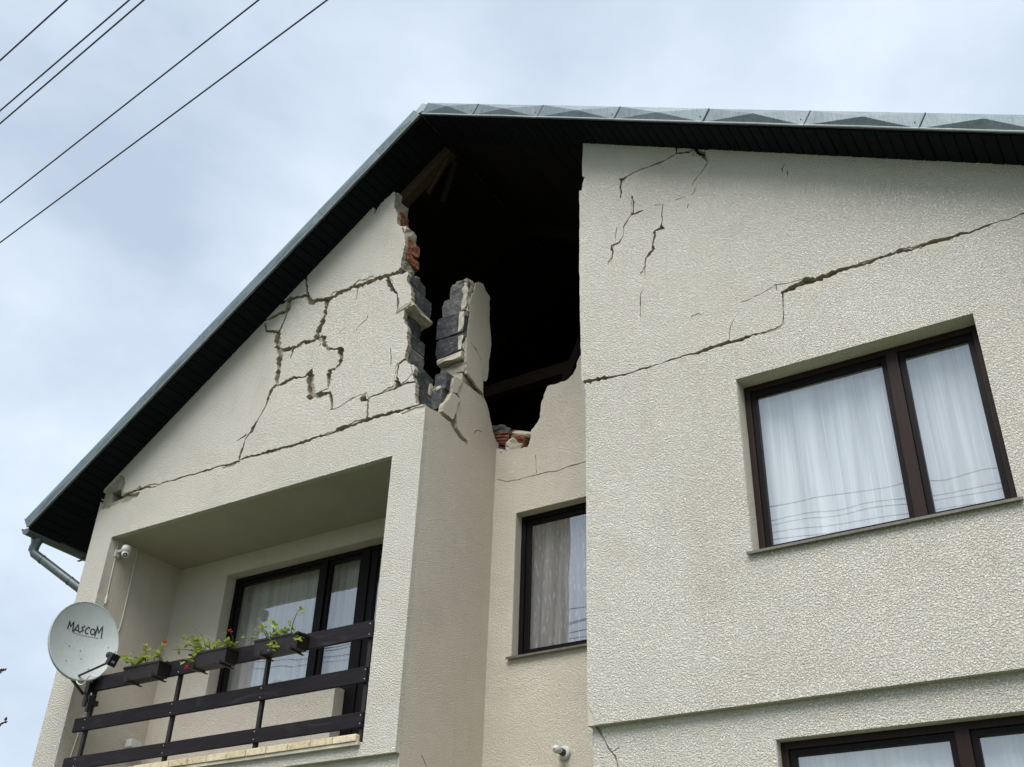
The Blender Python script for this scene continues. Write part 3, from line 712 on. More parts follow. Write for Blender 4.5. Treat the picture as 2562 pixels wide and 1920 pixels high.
# --- side wall of the left block, facing the recess
side_cut = jag(SIDE_TOP + SIDE_T2[12:] + SIDE_T2[:9], 0.022, 0.006, 31) + [(8.40, 7.2), (8.40, 9.5), (6.9, 9.5)]
for i, (ar, me) in enumerate(relief([(YF + 0.0605, 0), (YREC + 0.04, 0), (YREC + 0.04, 7.75), (YF + 0.0605, 7.75)], side(XS), 0.045, cuts=[side_cut], cracks=SIDE_CRACKS, seed=8)):
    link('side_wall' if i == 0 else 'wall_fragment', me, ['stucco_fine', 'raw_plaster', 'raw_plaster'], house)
for k, (poly, px) in enumerate(((SIDE_T1, 0.012), (SIDE_T0, 0.009))):
    for i, (ar, me) in enumerate(relief(jag(jag(poly, 0.08, 0.014, 41 + k, True), 0.02, 0.004, 51 + k, True), side(XS + px), 0.045 + px, clean_side=1)):
        link('wall_fragment', me, ['stucco_fine', 'mortar', 'raw_plaster'], house)
# masonry of that wall
V = [(7.07, 0), (8.5, 0), (8.5, 7.12), (8.25, 7.05), (7.95, 7.35), (7.62, 7.42), (7.45, 7.10), (7.36, 6.99), (7.07, 6.97)]
me = pydata([(-5.885, y, z) for y, z in V] + [(-5.585, y, z) for y, z in V],
            [tuple(range(len(V))), tuple(reversed(range(len(V), 2 * len(V))))] + [(i, (i+1) % len(V), (i+1) % len(V) + len(V), i + len(V)) for i in range(len(V))])
link('wall_core', me, 'mortar', house)

# --- recess back wall with its window
RW3 = rect(-5.268, -3.60, 4.865, 6.331)
rec_cut = jag(EDGE_REC, 0.03, 0.009, 51) + [(-5.6, 7.06), (-5.6, 10), (-4.3, 10)]
for i, (ar, me) in enumerate(relief(rect(XS - 0.02, XC + 0.25, 0, 8.1), front(YREC), 0.05, holes=[RW3], cuts=[rec_cut], cracks=CRACKS_REC, seed=9)):
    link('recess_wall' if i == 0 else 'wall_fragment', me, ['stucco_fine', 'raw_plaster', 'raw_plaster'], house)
for ar, me in relief(rect(XS - 0.3, XC + 0.25, 0, 8.0), front(YREC + 0.052), 0.24, holes=[RW3],
                     cuts=[[(a + 0.02, b_ - 0.035) for a, b_ in EDGE_REC] + [(-5.9, 7.06), (-5.9, 10), (-4.3, 10)]])[:1]:
    link('wall_core', me, ['mortar', 'mortar'], house)

# --- right block front
RW1 = rect(-2.436, -0.637, 4.841, 6.315)
left_edge = jag(RIGHT_LEFT_EDGE, 0.06, 0.004, 61)
top_y = zr(left_edge[0][0])
RIGHT_OUT = [(left_edge[0][0], top_y + 0.01)] + left_edge[1:] + [(-3.79, 6.62), (-3.79, LEDGE), (XR, LEDGE), (XR, zr(XR) + 0.01)]
pcs = relief(RIGHT_OUT, front(YF), 0.06, holes=[RW1], cracks=CRACKS_RIGHT, spalls=[jag([(a, b_ + (0.035 if k < 3 else 0)) for a, b_ in s], 0.03, 0.006, 17, True) for k, s in enumerate(SPALL_RIGHT)], seed=5)
for i, (ar, me) in enumerate(pcs):
    zc = sum(v.co.z for v in me.vertices) / len(me.vertices)
    if i < 2 and zc > 7.0:
        shift_mesh(me, (0.0, -0.010, 0.0))
    link('front_wall' if i < 2 else 'wall_fragment', me, ['stucco', 'mortar', 'raw_plaster'], house)
for ar, me in relief([(XC + 0.02, 0), (XR - 0.02, 0), (XR - 0.02, zr(XR) - 0.02), (XC + 0.02, zr(XC) - 0.03)], front(YF + 0.064), 0.236, holes=[RW1, rect(-2.42, -0.62, 2.05, 3.525)])[:1]:
    link('wall_core', me, ['mortar', 'mortar'], house)
RW2 = rect(-2.42, -0.62, 2.05, 3.525)
for i, (ar, me) in enumerate(relief(rect(-3.775, XR - 0.03, 0, LEDGE + 0.02), front(YF + 0.05), 0.0135, holes=[RW2], cracks=CRACKS_RIGHT_LOW, seed=6)):
    link('lower_wall' if i == 0 else 'wall_fragment', me, ['stucco', 'mortar', 'raw_plaster'], house)
# reveals
def reveal(x0, x1, z0, z1, y0, y1, mat='stucco_fine'):
    t = 0.012
    me = boxes_mesh([(x0 - 0.05, x0 + t * 0.2, y0, y1, z0 - 0.05, z1 + 0.05), (x1 - t * 0.2, x1 + 0.05, y0, y1, z0 - 0.05, z1 + 0.05),
                     (x0, x1, y0 + 0.001, y1, z1 - t * 0.2, z1 + 0.05), (x0, x1, y0 + 0.001, y1, z0 - 0.05, z0)])
    link('window_reveal', me, mat, house)
reveal(-2.436, -0.637, 4.841, 6.315, 7.005, 7.30)
reveal(-2.42, -0.62, 2.05, 3.525, 7.056, 7.30)
reveal(-5.268, -3.60, 4.865, 6.331, YREC + 0.004, YREC + 0.30)
# side walls, back wall, recess return, slabs
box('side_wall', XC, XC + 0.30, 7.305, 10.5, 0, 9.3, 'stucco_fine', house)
box('side_wall', XC + 0.012, XC + 0.30, 7.066, 7.304, 0, 9.4, 'mortar', house)
def gable_slab(name, y0, y1, mat):
    P = [(XL, 0), (XR, 0), (XR, zr(XR) - 0.02), (PKX, PKZ - 0.02), (XL, zl(XL) - 0.02)]
    n = len(P)
    me = pydata([(x_, y0, z_) for x_, z_ in P] + [(x_, y1, z_) for x_, z_ in P],
                [tuple(range(n)), tuple(reversed(range(n, 2*n)))] + [(i, i + n, (i+1) % n + n, (i+1) % n) for i in range(n)])
    link(name, me, mat, house)
gable_slab('back_wall', YB - 0.3, YB, 'stucco_fine')
box('side_wall', XL, XL + 0.30, 7.305, YB - 0.31, 0, zl(XL) - 0.03, 'stucco', house)
box('side_wall', XR - 0.30, XR, 7.305, YB - 0.31, 0, zr(XR) - 0.03, 'stucco', house)
box('attic_floor', XL + 0.31, XR - 0.31, 8.55, YB - 0.31, 6.80, 6.95, 'concrete', house)
box('attic_floor', XL + 0.31, -5.90, 7.31, 8.54, 6.80, 6.95, 'concrete', house)
box('attic_floor', XC + 0.31, XR - 0.31, 7.31, 8.54, 6.80, 6.95, 'concrete', house)

# --- balcony niche
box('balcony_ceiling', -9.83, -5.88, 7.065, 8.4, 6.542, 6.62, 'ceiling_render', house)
box('balcony_floor', -9.83, -5.88, 7.065, 8.4, 3.70, 3.87, 'concrete', house)
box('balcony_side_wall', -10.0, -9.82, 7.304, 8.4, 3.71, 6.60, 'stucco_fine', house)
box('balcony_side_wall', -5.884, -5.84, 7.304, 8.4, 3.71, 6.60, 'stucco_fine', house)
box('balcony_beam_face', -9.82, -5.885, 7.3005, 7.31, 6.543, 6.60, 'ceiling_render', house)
BW = [(-9.015, 4.80), (-7.19, 4.80), (-7.19, 3.90), (-5.99, 3.90), (-5.99, 6.323), (-9.015, 6.323)]
for ar, me in relief(rect(-9.83, -5.88, 3.86, 6.56), front(YBAL), 0.30, holes=[BW])[:1]:
    link('balcony_back_wall', me, ['stucco_fine', 'mortar'], house)
# inner faces of the niche opening
for bx_ in ((-9.83, -9.8195, YF + 0.06, 7.31, 3.86, 6.56), (-5.8855, -5.87, YF + 0.06, 7.31, 3.86, 6.56)):
    link('opening_jamb', boxes_mesh([bx_]), 'stucco_fine', house)
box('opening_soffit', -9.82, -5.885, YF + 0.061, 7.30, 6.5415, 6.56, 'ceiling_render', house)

# ceramic edge tiles of the balcony floor
edge = box('floor_edge', -9.80, -5.905, 6.965, 7.07, 3.845, 3.872, 'raw_plaster', house)
xx = -5.92
i = 0
while xx > -9.75:
    w = 0.245 + rnd.uniform(-0.012, 0.012)
    x0 = max(xx - w, -9.79)
    t = box_mesh(x0 + 0.004, xx - 0.004, 6.952 + rnd.uniform(-0.003, 0.003), 7.06, 3.873, 3.932 + rnd.uniform(-0.003, 0.003), 0.004)
    link('edge_tile', t, 'rope_tile', edge)
    xx -= w
link('tile_grout', boxes_mesh([(-9.79, -5.925, 6.960, 7.058, 3.8725, 3.924)]), 'tile_joint', edge)

# --- windows
def window(x0, x1, z0, z1, y, splits, label=None, sill=True, sill_y=None, mat='frame_wood'):
    """outer frame (part) with sashes, panes and a sill (sub-parts); splits = x of mullion centres"""
    fw, fd = 0.048, 0.07
    lst = [(x0, x0 + fw, y, y + fd, z0, z1), (x1 - fw, x1, y, y + fd, z0, z1), (x0 + fw, x1 - fw, y + 0.001, y + fd, z1 - fw, z1), (x0 + fw, x1 - fw, y + 0.001, y + fd, z0, z0 + fw)]
    for s in splits:
        lst.append((s - 0.042, s + 0.042, y - 0.008, y + fd, z0 + 0.01, z1 - fw + 0.005))
    fo = link('window', boxes_mesh(lst), mat, house, label=label)
    xs = [x0 + fw] + [v for s in splits for v in (s - 0.042, s + 0.042)] + [x1 - fw]
    for i in range(0, len(xs), 2):
        a, b_ = xs[i] + 0.003, xs[i+1] - 0.003
        c, d = z0 + fw + 0.003, z1 - fw - 0.003
        sw = 0.040
        yy = y + 0.018
        link('sash', boxes_mesh([(a, a + sw, yy, yy + 0.045, c, d), (b_ - sw, b_, yy, yy + 0.045, c, d), (a + sw, b_ - sw, yy + 0.001, yy + 0.044, d - sw, d), (a + sw, b_ - sw, yy + 0.001, yy + 0.044, c, c + sw)]), 'frame_wood_dark', fo)
        me = pydata([(a + sw, yy + 0.024, c + sw), (b_ - sw, yy + 0.024, c + sw), (b_ - sw, yy + 0.024, d - sw), (a + sw, yy + 0.024, d - sw)], [(0, 1, 2, 3)])
        link('pane', me, 'glass', fo)
    if sill:
        sy = sill_y
        me = pydata([(x0 - 0.035, sy - 0.045, z0 - 0.014), (x1 + 0.035, sy - 0.045, z0 - 0.014), (x1 + 0.035, y + 0.01, z0 + 0.012), (x0 - 0.035, y + 0.01, z0 + 0.012),
                     (x0 - 0.035, sy - 0.045, z0 - 0.034), (x1 + 0.035, sy - 0.045, z0 - 0.034), (x1 + 0.035, sy - 0.038, z0 - 0.034), (x0 - 0.035, sy - 0.038, z0 - 0.034),
                     (x1 + 0.035, sy - 0.038, z0 - 0.017), (x0 - 0.035, sy - 0.038, z0 - 0.017), (x1 + 0.035, y + 0.01, z0 + 0.008), (x0 - 0.035, y + 0.01, z0 + 0.008)],
                    [(0, 1, 2, 3), (0, 4, 5, 1), (4, 7, 6, 5), (7, 9, 8, 6), (9, 11, 10, 8), (0, 3, 11, 9), (0, 9, 7, 4), (1, 5, 6, 8), (1, 8, 10, 2)])
        link('sill', me, 'sill_metal', fo)
    return fo
window(-2.433, -0.640, 4.845, 6.312, 7.14, [-1.268], 'dark brown two light window above the ledge', True, 7.0)
window(-2.417, -0.623, 2.054, 3.522, 7.13, [-1.27], 'dark brown window at lower edge, below the ledge', True, 7.05)
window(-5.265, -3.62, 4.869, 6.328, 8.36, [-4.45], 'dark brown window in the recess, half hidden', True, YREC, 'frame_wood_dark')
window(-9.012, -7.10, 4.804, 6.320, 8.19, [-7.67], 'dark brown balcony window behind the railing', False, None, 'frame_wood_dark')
# balcony door beside it
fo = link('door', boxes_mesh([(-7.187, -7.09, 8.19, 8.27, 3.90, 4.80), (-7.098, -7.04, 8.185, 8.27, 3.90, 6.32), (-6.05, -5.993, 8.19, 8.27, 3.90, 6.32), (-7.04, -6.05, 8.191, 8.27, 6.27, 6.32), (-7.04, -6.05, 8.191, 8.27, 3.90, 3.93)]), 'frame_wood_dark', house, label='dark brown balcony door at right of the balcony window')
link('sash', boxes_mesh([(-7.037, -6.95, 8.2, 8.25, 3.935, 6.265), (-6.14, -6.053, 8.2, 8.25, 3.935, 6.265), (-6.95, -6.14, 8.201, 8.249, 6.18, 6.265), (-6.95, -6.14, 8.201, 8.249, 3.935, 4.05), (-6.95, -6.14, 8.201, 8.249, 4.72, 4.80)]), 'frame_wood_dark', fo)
for c, d in ((4.05, 4.72), (4.80, 6.18)):
    link('pane', pydata([(-6.95, 8.225, c), (-6.14, 8.225, c), (-6.14, 8.225, d), (-6.95, 8.225, d)], [(0, 1, 2, 3)]), 'glass', fo)

# rooms behind the windows (inner faces only)
def room(x0, x1, y0, y1, z0, z1):
    me = pydata([(x0, y0, z0), (x1, y0, z0), (x1, y1, z0), (x0, y1, z0), (x0, y0, z1), (x1, y0, z1), (x1, y1, z1), (x0, y1, z1)],
                [(0, 1, 2, 3), (7, 6, 5, 4), (1, 5, 6, 2), (2, 6, 7, 3), (3, 7, 4, 0)])
    link('room', me, 'room_paint', house)
room(-3.45, 0.03, 7.305, 11.0, 4.0, 6.76)
room(-3.45, 0.03, 7.305, 11.0, 1.1, 3.7)
room(-5.84, -3.51, 8.55, 11.0, 4.0, 6.77)
room(-9.85, -5.90, 8.36, 11.5, 3.88, 6.75)

# --- roof
def slope_frame(left):
    """unit vector along the slope (away from the ridge) and outward normal in the x-z plane"""
    s = Vector((-1, 0, -0.757)) if left else Vector((1, 0, -0.565))
    s.normalize()
    n = Vector((-s.z, 0, s.x)) if not left else Vector((s.z, 0, -s.x))
    if n.z < 0: n = -n
    return s, n
PEAK = Vector((PKX, 0, PKZ))
def slab(name, left, smax, y0, y1, t0, t1, mat):
    s, n = slope_frame(left)
    a = PEAK + n * t0; b_ = PEAK + s * smax + n * t0; c = PEAK + s * smax + n * t1; d = PEAK + n * t1
    k = t1 * (0.757 if left else 0.565)
    d = d - s * (0.0)
    P = [a, b_, c, d]
    me = pydata([p + Vector((0, y0, 0)) for p in P] + [p + Vector((0, y1, 0)) for p in P], [(0, 1, 2, 3), (7, 6, 5, 4), (0, 4, 5, 1), (1, 5, 6, 2), (2, 6, 7, 3), (3, 7, 4, 0)])
    return link(name, me, mat, house)
SL_L = (PKX - (-10.835)) * math.hypot(1, 0.757)
SL_R = (1.15 - PKX) * math.hypot(1, 0.565)
roof_l = slab('roof', True, SL_L, 6.625, YB + 0.45, 0.046, 0.14, 'roof_metal')
roof_r = slab('roof', False, SL_R, 6.625, YB + 0.45, 0.046, 0.14, 'roof_metal')
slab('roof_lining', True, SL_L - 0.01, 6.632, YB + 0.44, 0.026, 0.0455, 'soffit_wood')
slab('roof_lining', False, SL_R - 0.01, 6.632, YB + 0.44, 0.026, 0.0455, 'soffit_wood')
# ridge cap
me = pydata([(PKX - 0.16, 6.62, PKZ + 0.05), (PKX, 6.62, PKZ + 0.19), (PKX + 0.17, 6.62, PKZ + 0.07), (PKX - 0.16, YB + 0.45, PKZ + 0.05), (PKX, YB + 0.45, PKZ + 0.19), (PKX + 0.17, YB + 0.45, PKZ + 0.07)],
            [(0, 1, 4, 3), (1, 2, 5, 4), (0, 2, 1), (3, 4, 5), (0, 3, 5, 2)])
link('ridge_cap', me, 'roof_metal', house)
# soffit boards under the verge, attic sheathing further in
def boards(name, left, s0, smax, pitch, y0, y1, mat, thick, drop, seed, par):
    s, n = slope_frame(left)
    rr = random.Random(seed)
    w = pitch - 0.007
    base = None
    k = 0
    p = s0
    ang = math.atan2(-s.z, s.x) if not left else math.atan2(s.z, -s.x)
    while p + 0.03 <= smax:
        if base is None:
            bm = bmesh.new(); bmesh.ops.create_cube(bm, size=1)
            for v in bm.verts: v.co = Vector((v.co.x * w, v.co.y * (y1 - y0), v.co.z * thick))
            bmesh.ops.bevel(bm, geom=[e_ for e_ in bm.edges if abs((e_.verts[0].co - e_.verts[1].co).y) > 0.1 and e_.verts[0].co.z < 0], offset=0.005, segments=1, affect='EDGES')
            base = bpy.data.meshes.new(name); bm.to_mesh(base); bm.free(); base.materials.append(MATS[mat])
        o = bpy.data.objects.new(name, base); col.objects.link(o)
        q = PEAK + s * (p + pitch / 2) + n * (drop + thick / 2 + rr.uniform(-0.002, 0.002))
        o.location = (q.x, (y0 + y1) / 2 + rr.uniform(-0.004, 0.004), q.z)
        o.rotation_euler = (0, ang if not left else ang, 0)
        attach(o, par)
        p += pitch; k += 1
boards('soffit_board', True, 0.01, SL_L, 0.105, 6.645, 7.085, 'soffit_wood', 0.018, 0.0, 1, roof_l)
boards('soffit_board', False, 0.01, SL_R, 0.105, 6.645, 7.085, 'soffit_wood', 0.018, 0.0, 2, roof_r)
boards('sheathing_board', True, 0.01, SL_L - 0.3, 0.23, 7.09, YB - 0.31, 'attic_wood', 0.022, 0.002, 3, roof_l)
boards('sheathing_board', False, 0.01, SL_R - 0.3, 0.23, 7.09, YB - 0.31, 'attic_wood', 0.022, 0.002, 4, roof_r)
# eave underside beyond the left wall
def eave(left, s0, s1, y0, y1):
    s, n = slope_frame(left)
    a = PEAK + s * s0; b_ = PEAK + s * s1
    P = [a - n * 0.002, b_ - n * 0.002, b_ + n * 0.02, a + n * 0.02]
    me = pydata([p + Vector((0, y0, 0)) for p in P] + [p + Vector((0, y1, 0)) for p in P], [(0, 1, 2, 3), (7, 6, 5, 4), (0, 4, 5, 1), (1, 5, 6, 2), (2, 6, 7, 3), (3, 7, 4, 0)])
    link('eave_lining', me, 'soffit_wood', house)
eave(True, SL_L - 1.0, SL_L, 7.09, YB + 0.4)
eave(False, SL_R - 1.0, SL_R, 7.09, YB + 0.4)
# folded metal verge panels with cross-breaks
def verge(left, joints):
    s, n = slope_frame(left)
    H = 0.170
    rr = random.Random(8 if left else 9)
    for i in range(len(joints) - 1):
        a, b_ = joints[i] + 0.002, joints[i+1] - 0.002
        y = 6.615 + rr.uniform(-0.004, 0.004)
        lo = 0.020
        sag = rr.uniform(-0.004, 0.004)
        def P(p, h, dy=0.0):
            q = PEAK + s * p + n * h
            return (q.x, y + dy, q.z)
        mid = (a + b_) / 2 + rr.uniform(-0.03, 0.03)
        rise = n.z * 0
        topd = 0.0
        V = [P(a, lo), P(b_, lo), P(b_, H), P(a, H), P(mid, (lo + H) / 2 + rr.uniform(-0.012, 0.012), (-0.014 if left else -0.030) + rr.uniform(-0.008, 0.004)),
             P(a, lo, 0.03), P(b_, lo, 0.03), P(a, H, 0.06), P(b_, H, 0.06)]
        F = [(0, 1, 4), (1, 2, 4), (2, 3, 4), (3, 0, 4), (0, 5, 6, 1), (3, 2, 8, 7)]
        pn = link('flashing_panel', pydata(V, F), 'flashing_metal', house)
        # rolled bottom lip and standing seam
        link('lip', tube_mesh([P(a, lo - 0.002, -0.003), P(mid, lo - 0.002 + sag, -0.006), P(b_, lo - 0.002, -0.003)], 0.0075, 6), 'flashing_lip', pn)
        link('seam', tube_mesh([P(b_, lo, -0.004), P(b_, H, -0.004)], 0.005, 5), 'flashing_metal', pn)
        link('rivet', lump(P(b_ - 0.05, H * 0.45, -0.006), 0.006, i, 1, 0), 'gutter_zinc', pn)
jr = [0.0] + [(x_ - PKX) * math.hypot(1, 0.565) for x_ in JOINTS_RIGHT[1:]] + [6.7, 7.7]
jl = [0.0, 0.62] + [(PKX - x_) * math.hypot(1, 0.757) for x_ in JOINTS_LEFT] + [5.55, SL_L + 0.02]
verge(False, jr)
verge(True, jl)
# --- attic timbers
def timber(name, p0, p1, w, h, mat, parent=house, roll=Vector((0, 0, 1)), seed=0):
    p0, p1 = Vector(p0), Vector(p1)
    t = (p1 - p0).normalized()
    sx = t.cross(roll).normalized(); up = sx.cross(t)
    V = []; N = 6
    for i in range(N + 1):
        c = p0.lerp(p1, i / N)
        for a, b_ in ((-1, -1), (1, -1), (1, 1), (-1, 1)):
            j = noise.noise_vector(c * 3 + Vector((a * 3, b_ * 5, seed))) * 0.006
            V.append(c + sx * a * w / 2 + up * b_ * h / 2 + j)
    F = [(3, 2, 1, 0), tuple(range(N * 4, N * 4 + 4))]
    for i in range(N):
        for k in range(4):
            a = i * 4 + k; b_ = i * 4 + (k + 1) % 4
            F.append((a, b_, b_ + 4, a + 4))
    return link(name, pydata(V, F), mat, parent)
for k, yy in enumerate((7.19, 8.75, 9.9, 11.1, 12.4)):
    for left in (True, False):
        s, n = slope_frame(left)
        a = PEAK + s * 0.03 - n * 0.075; b_ = PEAK + s * (SL_L - 1.2 if left else SL_R - 1.4) - n * 0.075
        a.y = b_.y = yy
        if k == 0 and not left:
            continue
        timber('rafter', a, b_, 0.12, 0.15, 'rafter_wood' if k == 0 else 'attic_wood', house, Vector((0, 1, 0)) if False else n, k)
timber('broken_board', (-6.02, 7.30, 10.18), (-5.66, 7.16, 10.46), 0.10, 0.03, 'rafter_wood', house, Vector((0, 1, 0)), 15)
timber('broken_board', (-5.86, 7.40, 10.05), (-5.58, 7.22, 10.40), 0.07, 0.025, 'attic_wood', house, Vector((0, 1, 0.4)), 16)
for k, (cx_, cy_, cz_, r_) in enumerate(((-5.70, 7.70, PILLAR_ROWS[0][3] + 0.05, 0.045), (-5.62, 7.82, PILLAR_ROWS[0][3] + 0.06, 0.035), (-5.80, 7.64, PILLAR_ROWS[1][3] + 0.0, 0.03), (-5.985, 7.20, 8.815, 0.04), (-5.95, 7.30, 8.585, 0.03), (-5.80, 7.20, 7.565, 0.035), (-5.64, 7.42, 7.585, 0.025), (-6.18, 7.12, 9.54, 0.04), (-6.12, 7.16, 9.355, 0.03))):
    link('mortar_lump', rough_block(cx_ - r_, cx_ + r_, cy_ - r_ * 1.2, cy_ + r_ * 1.2, cz_ - r_ * 0.6, cz_ + r_ * 0.6, r_ * 0.45, 200 + k, 3), 'mortar' if k % 2 else 'raw_plaster', house)
timber('tie_beam', (-8.6, 9.5, 8.80), (-3.4, 9.5, 8.80), 0.14, 0.16, 'rafter_wood', house, seed=5)
timber('broken_post', (-5.03, 8.62, 7.68), (-4.60, 8.50, 8.42), 0.10, 0.10, 'attic_wood', house, Vector((0, 1, 0)), 6)

# --- gutter and downpipe
V, F = [], []
N = 10
GZ = 6.745
for yy in (6.655, YB + 0.3):
    for k in range(N + 1):
        a = math.pi * (1 + k / N)
        V.append((-10.925 + 0.075 * math.cos(a), yy, GZ + 0.075 * math.sin(a)))
    for k in range(N + 1):
        a = math.pi * (2 - k / N)
        V.append((-10.925 + 0.068 * math.cos(a), yy, GZ + 0.068 * math.sin(a)))
M2 = 2 * (N + 1)
for k in range(M2):
    F.append((k, (k + 1) % M2, (k + 1) % M2 + M2, k + M2))
cap = [(-10.925 + 0.075 * math.cos(math.pi * (1 + k / N)), 6.653, GZ + 0.075 * math.sin(math.pi * (1 + k / N))) for k in range(N + 1)]
i0 = len(V); V += cap; F.append(tuple(range(i0, i0 + N + 1)))
gut = link('gutter', pydata(V, F), 'gutter_zinc', house)
link('gutter_roll', tube_mesh([(-11.003, 6.648, GZ), (-11.003, YB + 0.3, GZ)], 0.012, 8), 'flashing_metal', gut)
link('gutter_bracket', boxes_mesh([(-11.0, -10.85, 7.45, 7.48, GZ - 0.083, GZ - 0.076)]), 'gutter_zinc', gut)
dp = link('downpipe', tube_mesh([(-10.95, 6.84, 6.72), (-10.955, 6.84, 6.64), (-10.97, 6.84, 6.56), (-10.93, 6.845, 6.505), (-10.29, 7.265, 6.01), (-10.25, 7.285, 5.95), (-10.25, 7.285, 0.1)],
                                [0.085, 0.058, 0.052, 0.052, 0.052, 0.052, 0.052], 16), 'gutter_zinc', house, smooth=True)
link('pipe_collar', tube_mesh([(-10.97, 6.84, 6.60), (-10.97, 6.84, 6.55)], 0.058, 16), 'flashing_metal', dp)
for t in (0.12, 0.62):
    a = Vector((-10.93, 6.845, 6.505)).lerp(Vector((-10.29, 7.265, 6.01)), t); b_ = Vector((-10.93, 6.845, 6.505)).lerp(Vector((-10.29, 7.265, 6.01)), t + 0.02)
    link('pipe_collar', tube_mesh([a, b_], 0.055, 16), 'gutter_zinc', dp)

# ------------------------------------------------------------------ balcony railing
rail = empty('balcony_railing', (-7.77, 7.03, 3.87), 'dark stained timber balcony railing with three boards on steel posts', 'railing')
post_x = (-9.49, -8.255, -7.115, -5.925)
for (x0, x1, z0, z1) in ((-9.60, -5.888, 4.752, 4.905), (-9.641, -5.902, 4.362, 4.500), (-9.66, -5.900, 3.990, 4.115)):
    bm = bmesh.new(); bmesh.ops.create_cube(bm, size=1)
    for v in bm.verts:
        v.co = Vector((x0 if v.co.x < 0 else x1, 6.975 if v.co.y < 0 else 7.003, z0 if v.co.z < 0 else z1))
    bmesh.ops.bevel(bm, geom=bm.edges[:], offset=0.004, segments=1, affect='EDGES')
    me = bpy.data.meshes.new('board'); bm.to_mesh(me); bm.free()
    bd = link('board', me, 'rail_wood', rail)
    for px_ in post_x:
        for zz in (z0 + 0.028, z1 - 0.028):
            link('screw', lump((px_ + 0.01, 6.974, zz), 0.0055, 1, 1, 0, (1, 0.5, 1)), 'screw_zinc', bd)
for px_ in post_x:
    box('post', px_ - 0.019, px_ + 0.019, 7.005, 7.043, 3.872, 4.90, 'post_steel', rail, 0.003)

# ------------------------------------------------------------------ flower boxes and geraniums
leaf_v = []
for k in range(12):
    a = 2 * math.pi * k / 12
    r_ = 1.0 if k % 2 else 0.80
    if k == 9: r_ = 0.35
    leaf_v.append((r_ * math.cos(a), r_ * math.sin(a), 0.16 + 0.10 * math.sin(3 * a)))
leaf_me = pydata([(0, -0.15, 0)] + leaf_v, [(0, 1 + k, 1 + (k + 1) % 12) for k in range(12)])
leaf_me.materials.append(MATS['leaf_green'])
def flower_box(x0, x1, label, seed):
    t = empty('flower_box', ((x0 + x1) / 2, 6.89, 4.735), label, 'flower box', 'planters hung on the balcony railing')
    y0, y1, z0, z1 = 6.822, 6.968, 4.728, 4.862
    k = 0.012
    P = [(x0 + k, y0 + k, z0), (x1 - k, y0 + k, z0), (x1 - k, y1 - k * 0.4, z0), (x0 + k, y1 - k * 0.4, z0), (x0, y0, z1), (x1, y0, z1), (x1, y1, z1), (x0, y1, z1),
         (x0 + 0.006, y0 + 0.006, z1), (x1 - 0.006, y0 + 0.006, z1), (x1 - 0.006, y1 - 0.006, z1), (x0 + 0.006, y1 - 0.006, z1), (x0 + 0.014, y0 + 0.014, z0 + 0.02), (x1 - 0.014, y0 + 0.014, z0 + 0.02), (x1 - 0.014, y1 - 0.01, z0 + 0.02), (x0 + 0.014, y1 - 0.01, z0 + 0.02)]
    F = [(3, 2, 1, 0), (0, 1, 5, 4), (1, 2, 6, 5), (2, 3, 7, 6), (3, 0, 4, 7), (4, 5, 9, 8), (5, 6, 10, 9), (6, 7, 11, 10), (7, 4, 8, 11), (8, 9, 13, 12), (9, 10, 14, 13), (10, 11, 15, 14), (11, 8, 12, 15), (12, 13, 14, 15)]
    link('trough', pydata(P, F), 'box_plastic', t)
    link('rim', boxes_mesh([(x0 - 0.006, x1 + 0.006, y0 - 0.006, y0 + 0.004, z1 - 0.012, z1 + 0.006), (x0 - 0.006, x0 + 0.004, y0 + 0.004, y1, z1 - 0.012, z1 + 0.006), (x1 - 0.004, x1 + 0.006, y0 + 0.004, y1, z1 - 0.012, z1 + 0.006)]), 'box_plastic', t)
    link('soil', boxes_mesh([(x0 + 0.012, x1 - 0.012, y0 + 0.012, y1 - 0.012, z0 + 0.03, z1 - 0.015)]), 'soil', t)
    for f in (0.16, 0.84):
        hx = x0 + (x1 - x0) * f
        link('hanger', boxes_mesh([(hx - 0.012, hx + 0.012, y0 - 0.010, 7.012, z0 - 0.012, z0 - 0.005), (hx - 0.012, hx + 0.012, y0 - 0.010, y0 - 0.006, z0 - 0.005, z0 + 0.03), (hx - 0.012, hx + 0.012, 6.969, 6.974, z0 - 0.005, 4.91), (hx - 0.012, hx + 0.012, 6.969, 7.012, 4.908, 4.913)]), 'post_steel', t)
    return t
flower_box(-8.86, -8.36, 'dark plastic planter nearest the satellite dish', 1)
flower_box(-7.96, -7.47, 'dark plastic planter in the middle of the railing', 2)
flower_box(-7.125, -6.60, 'dark plastic planter farthest from the satellite dish', 3)

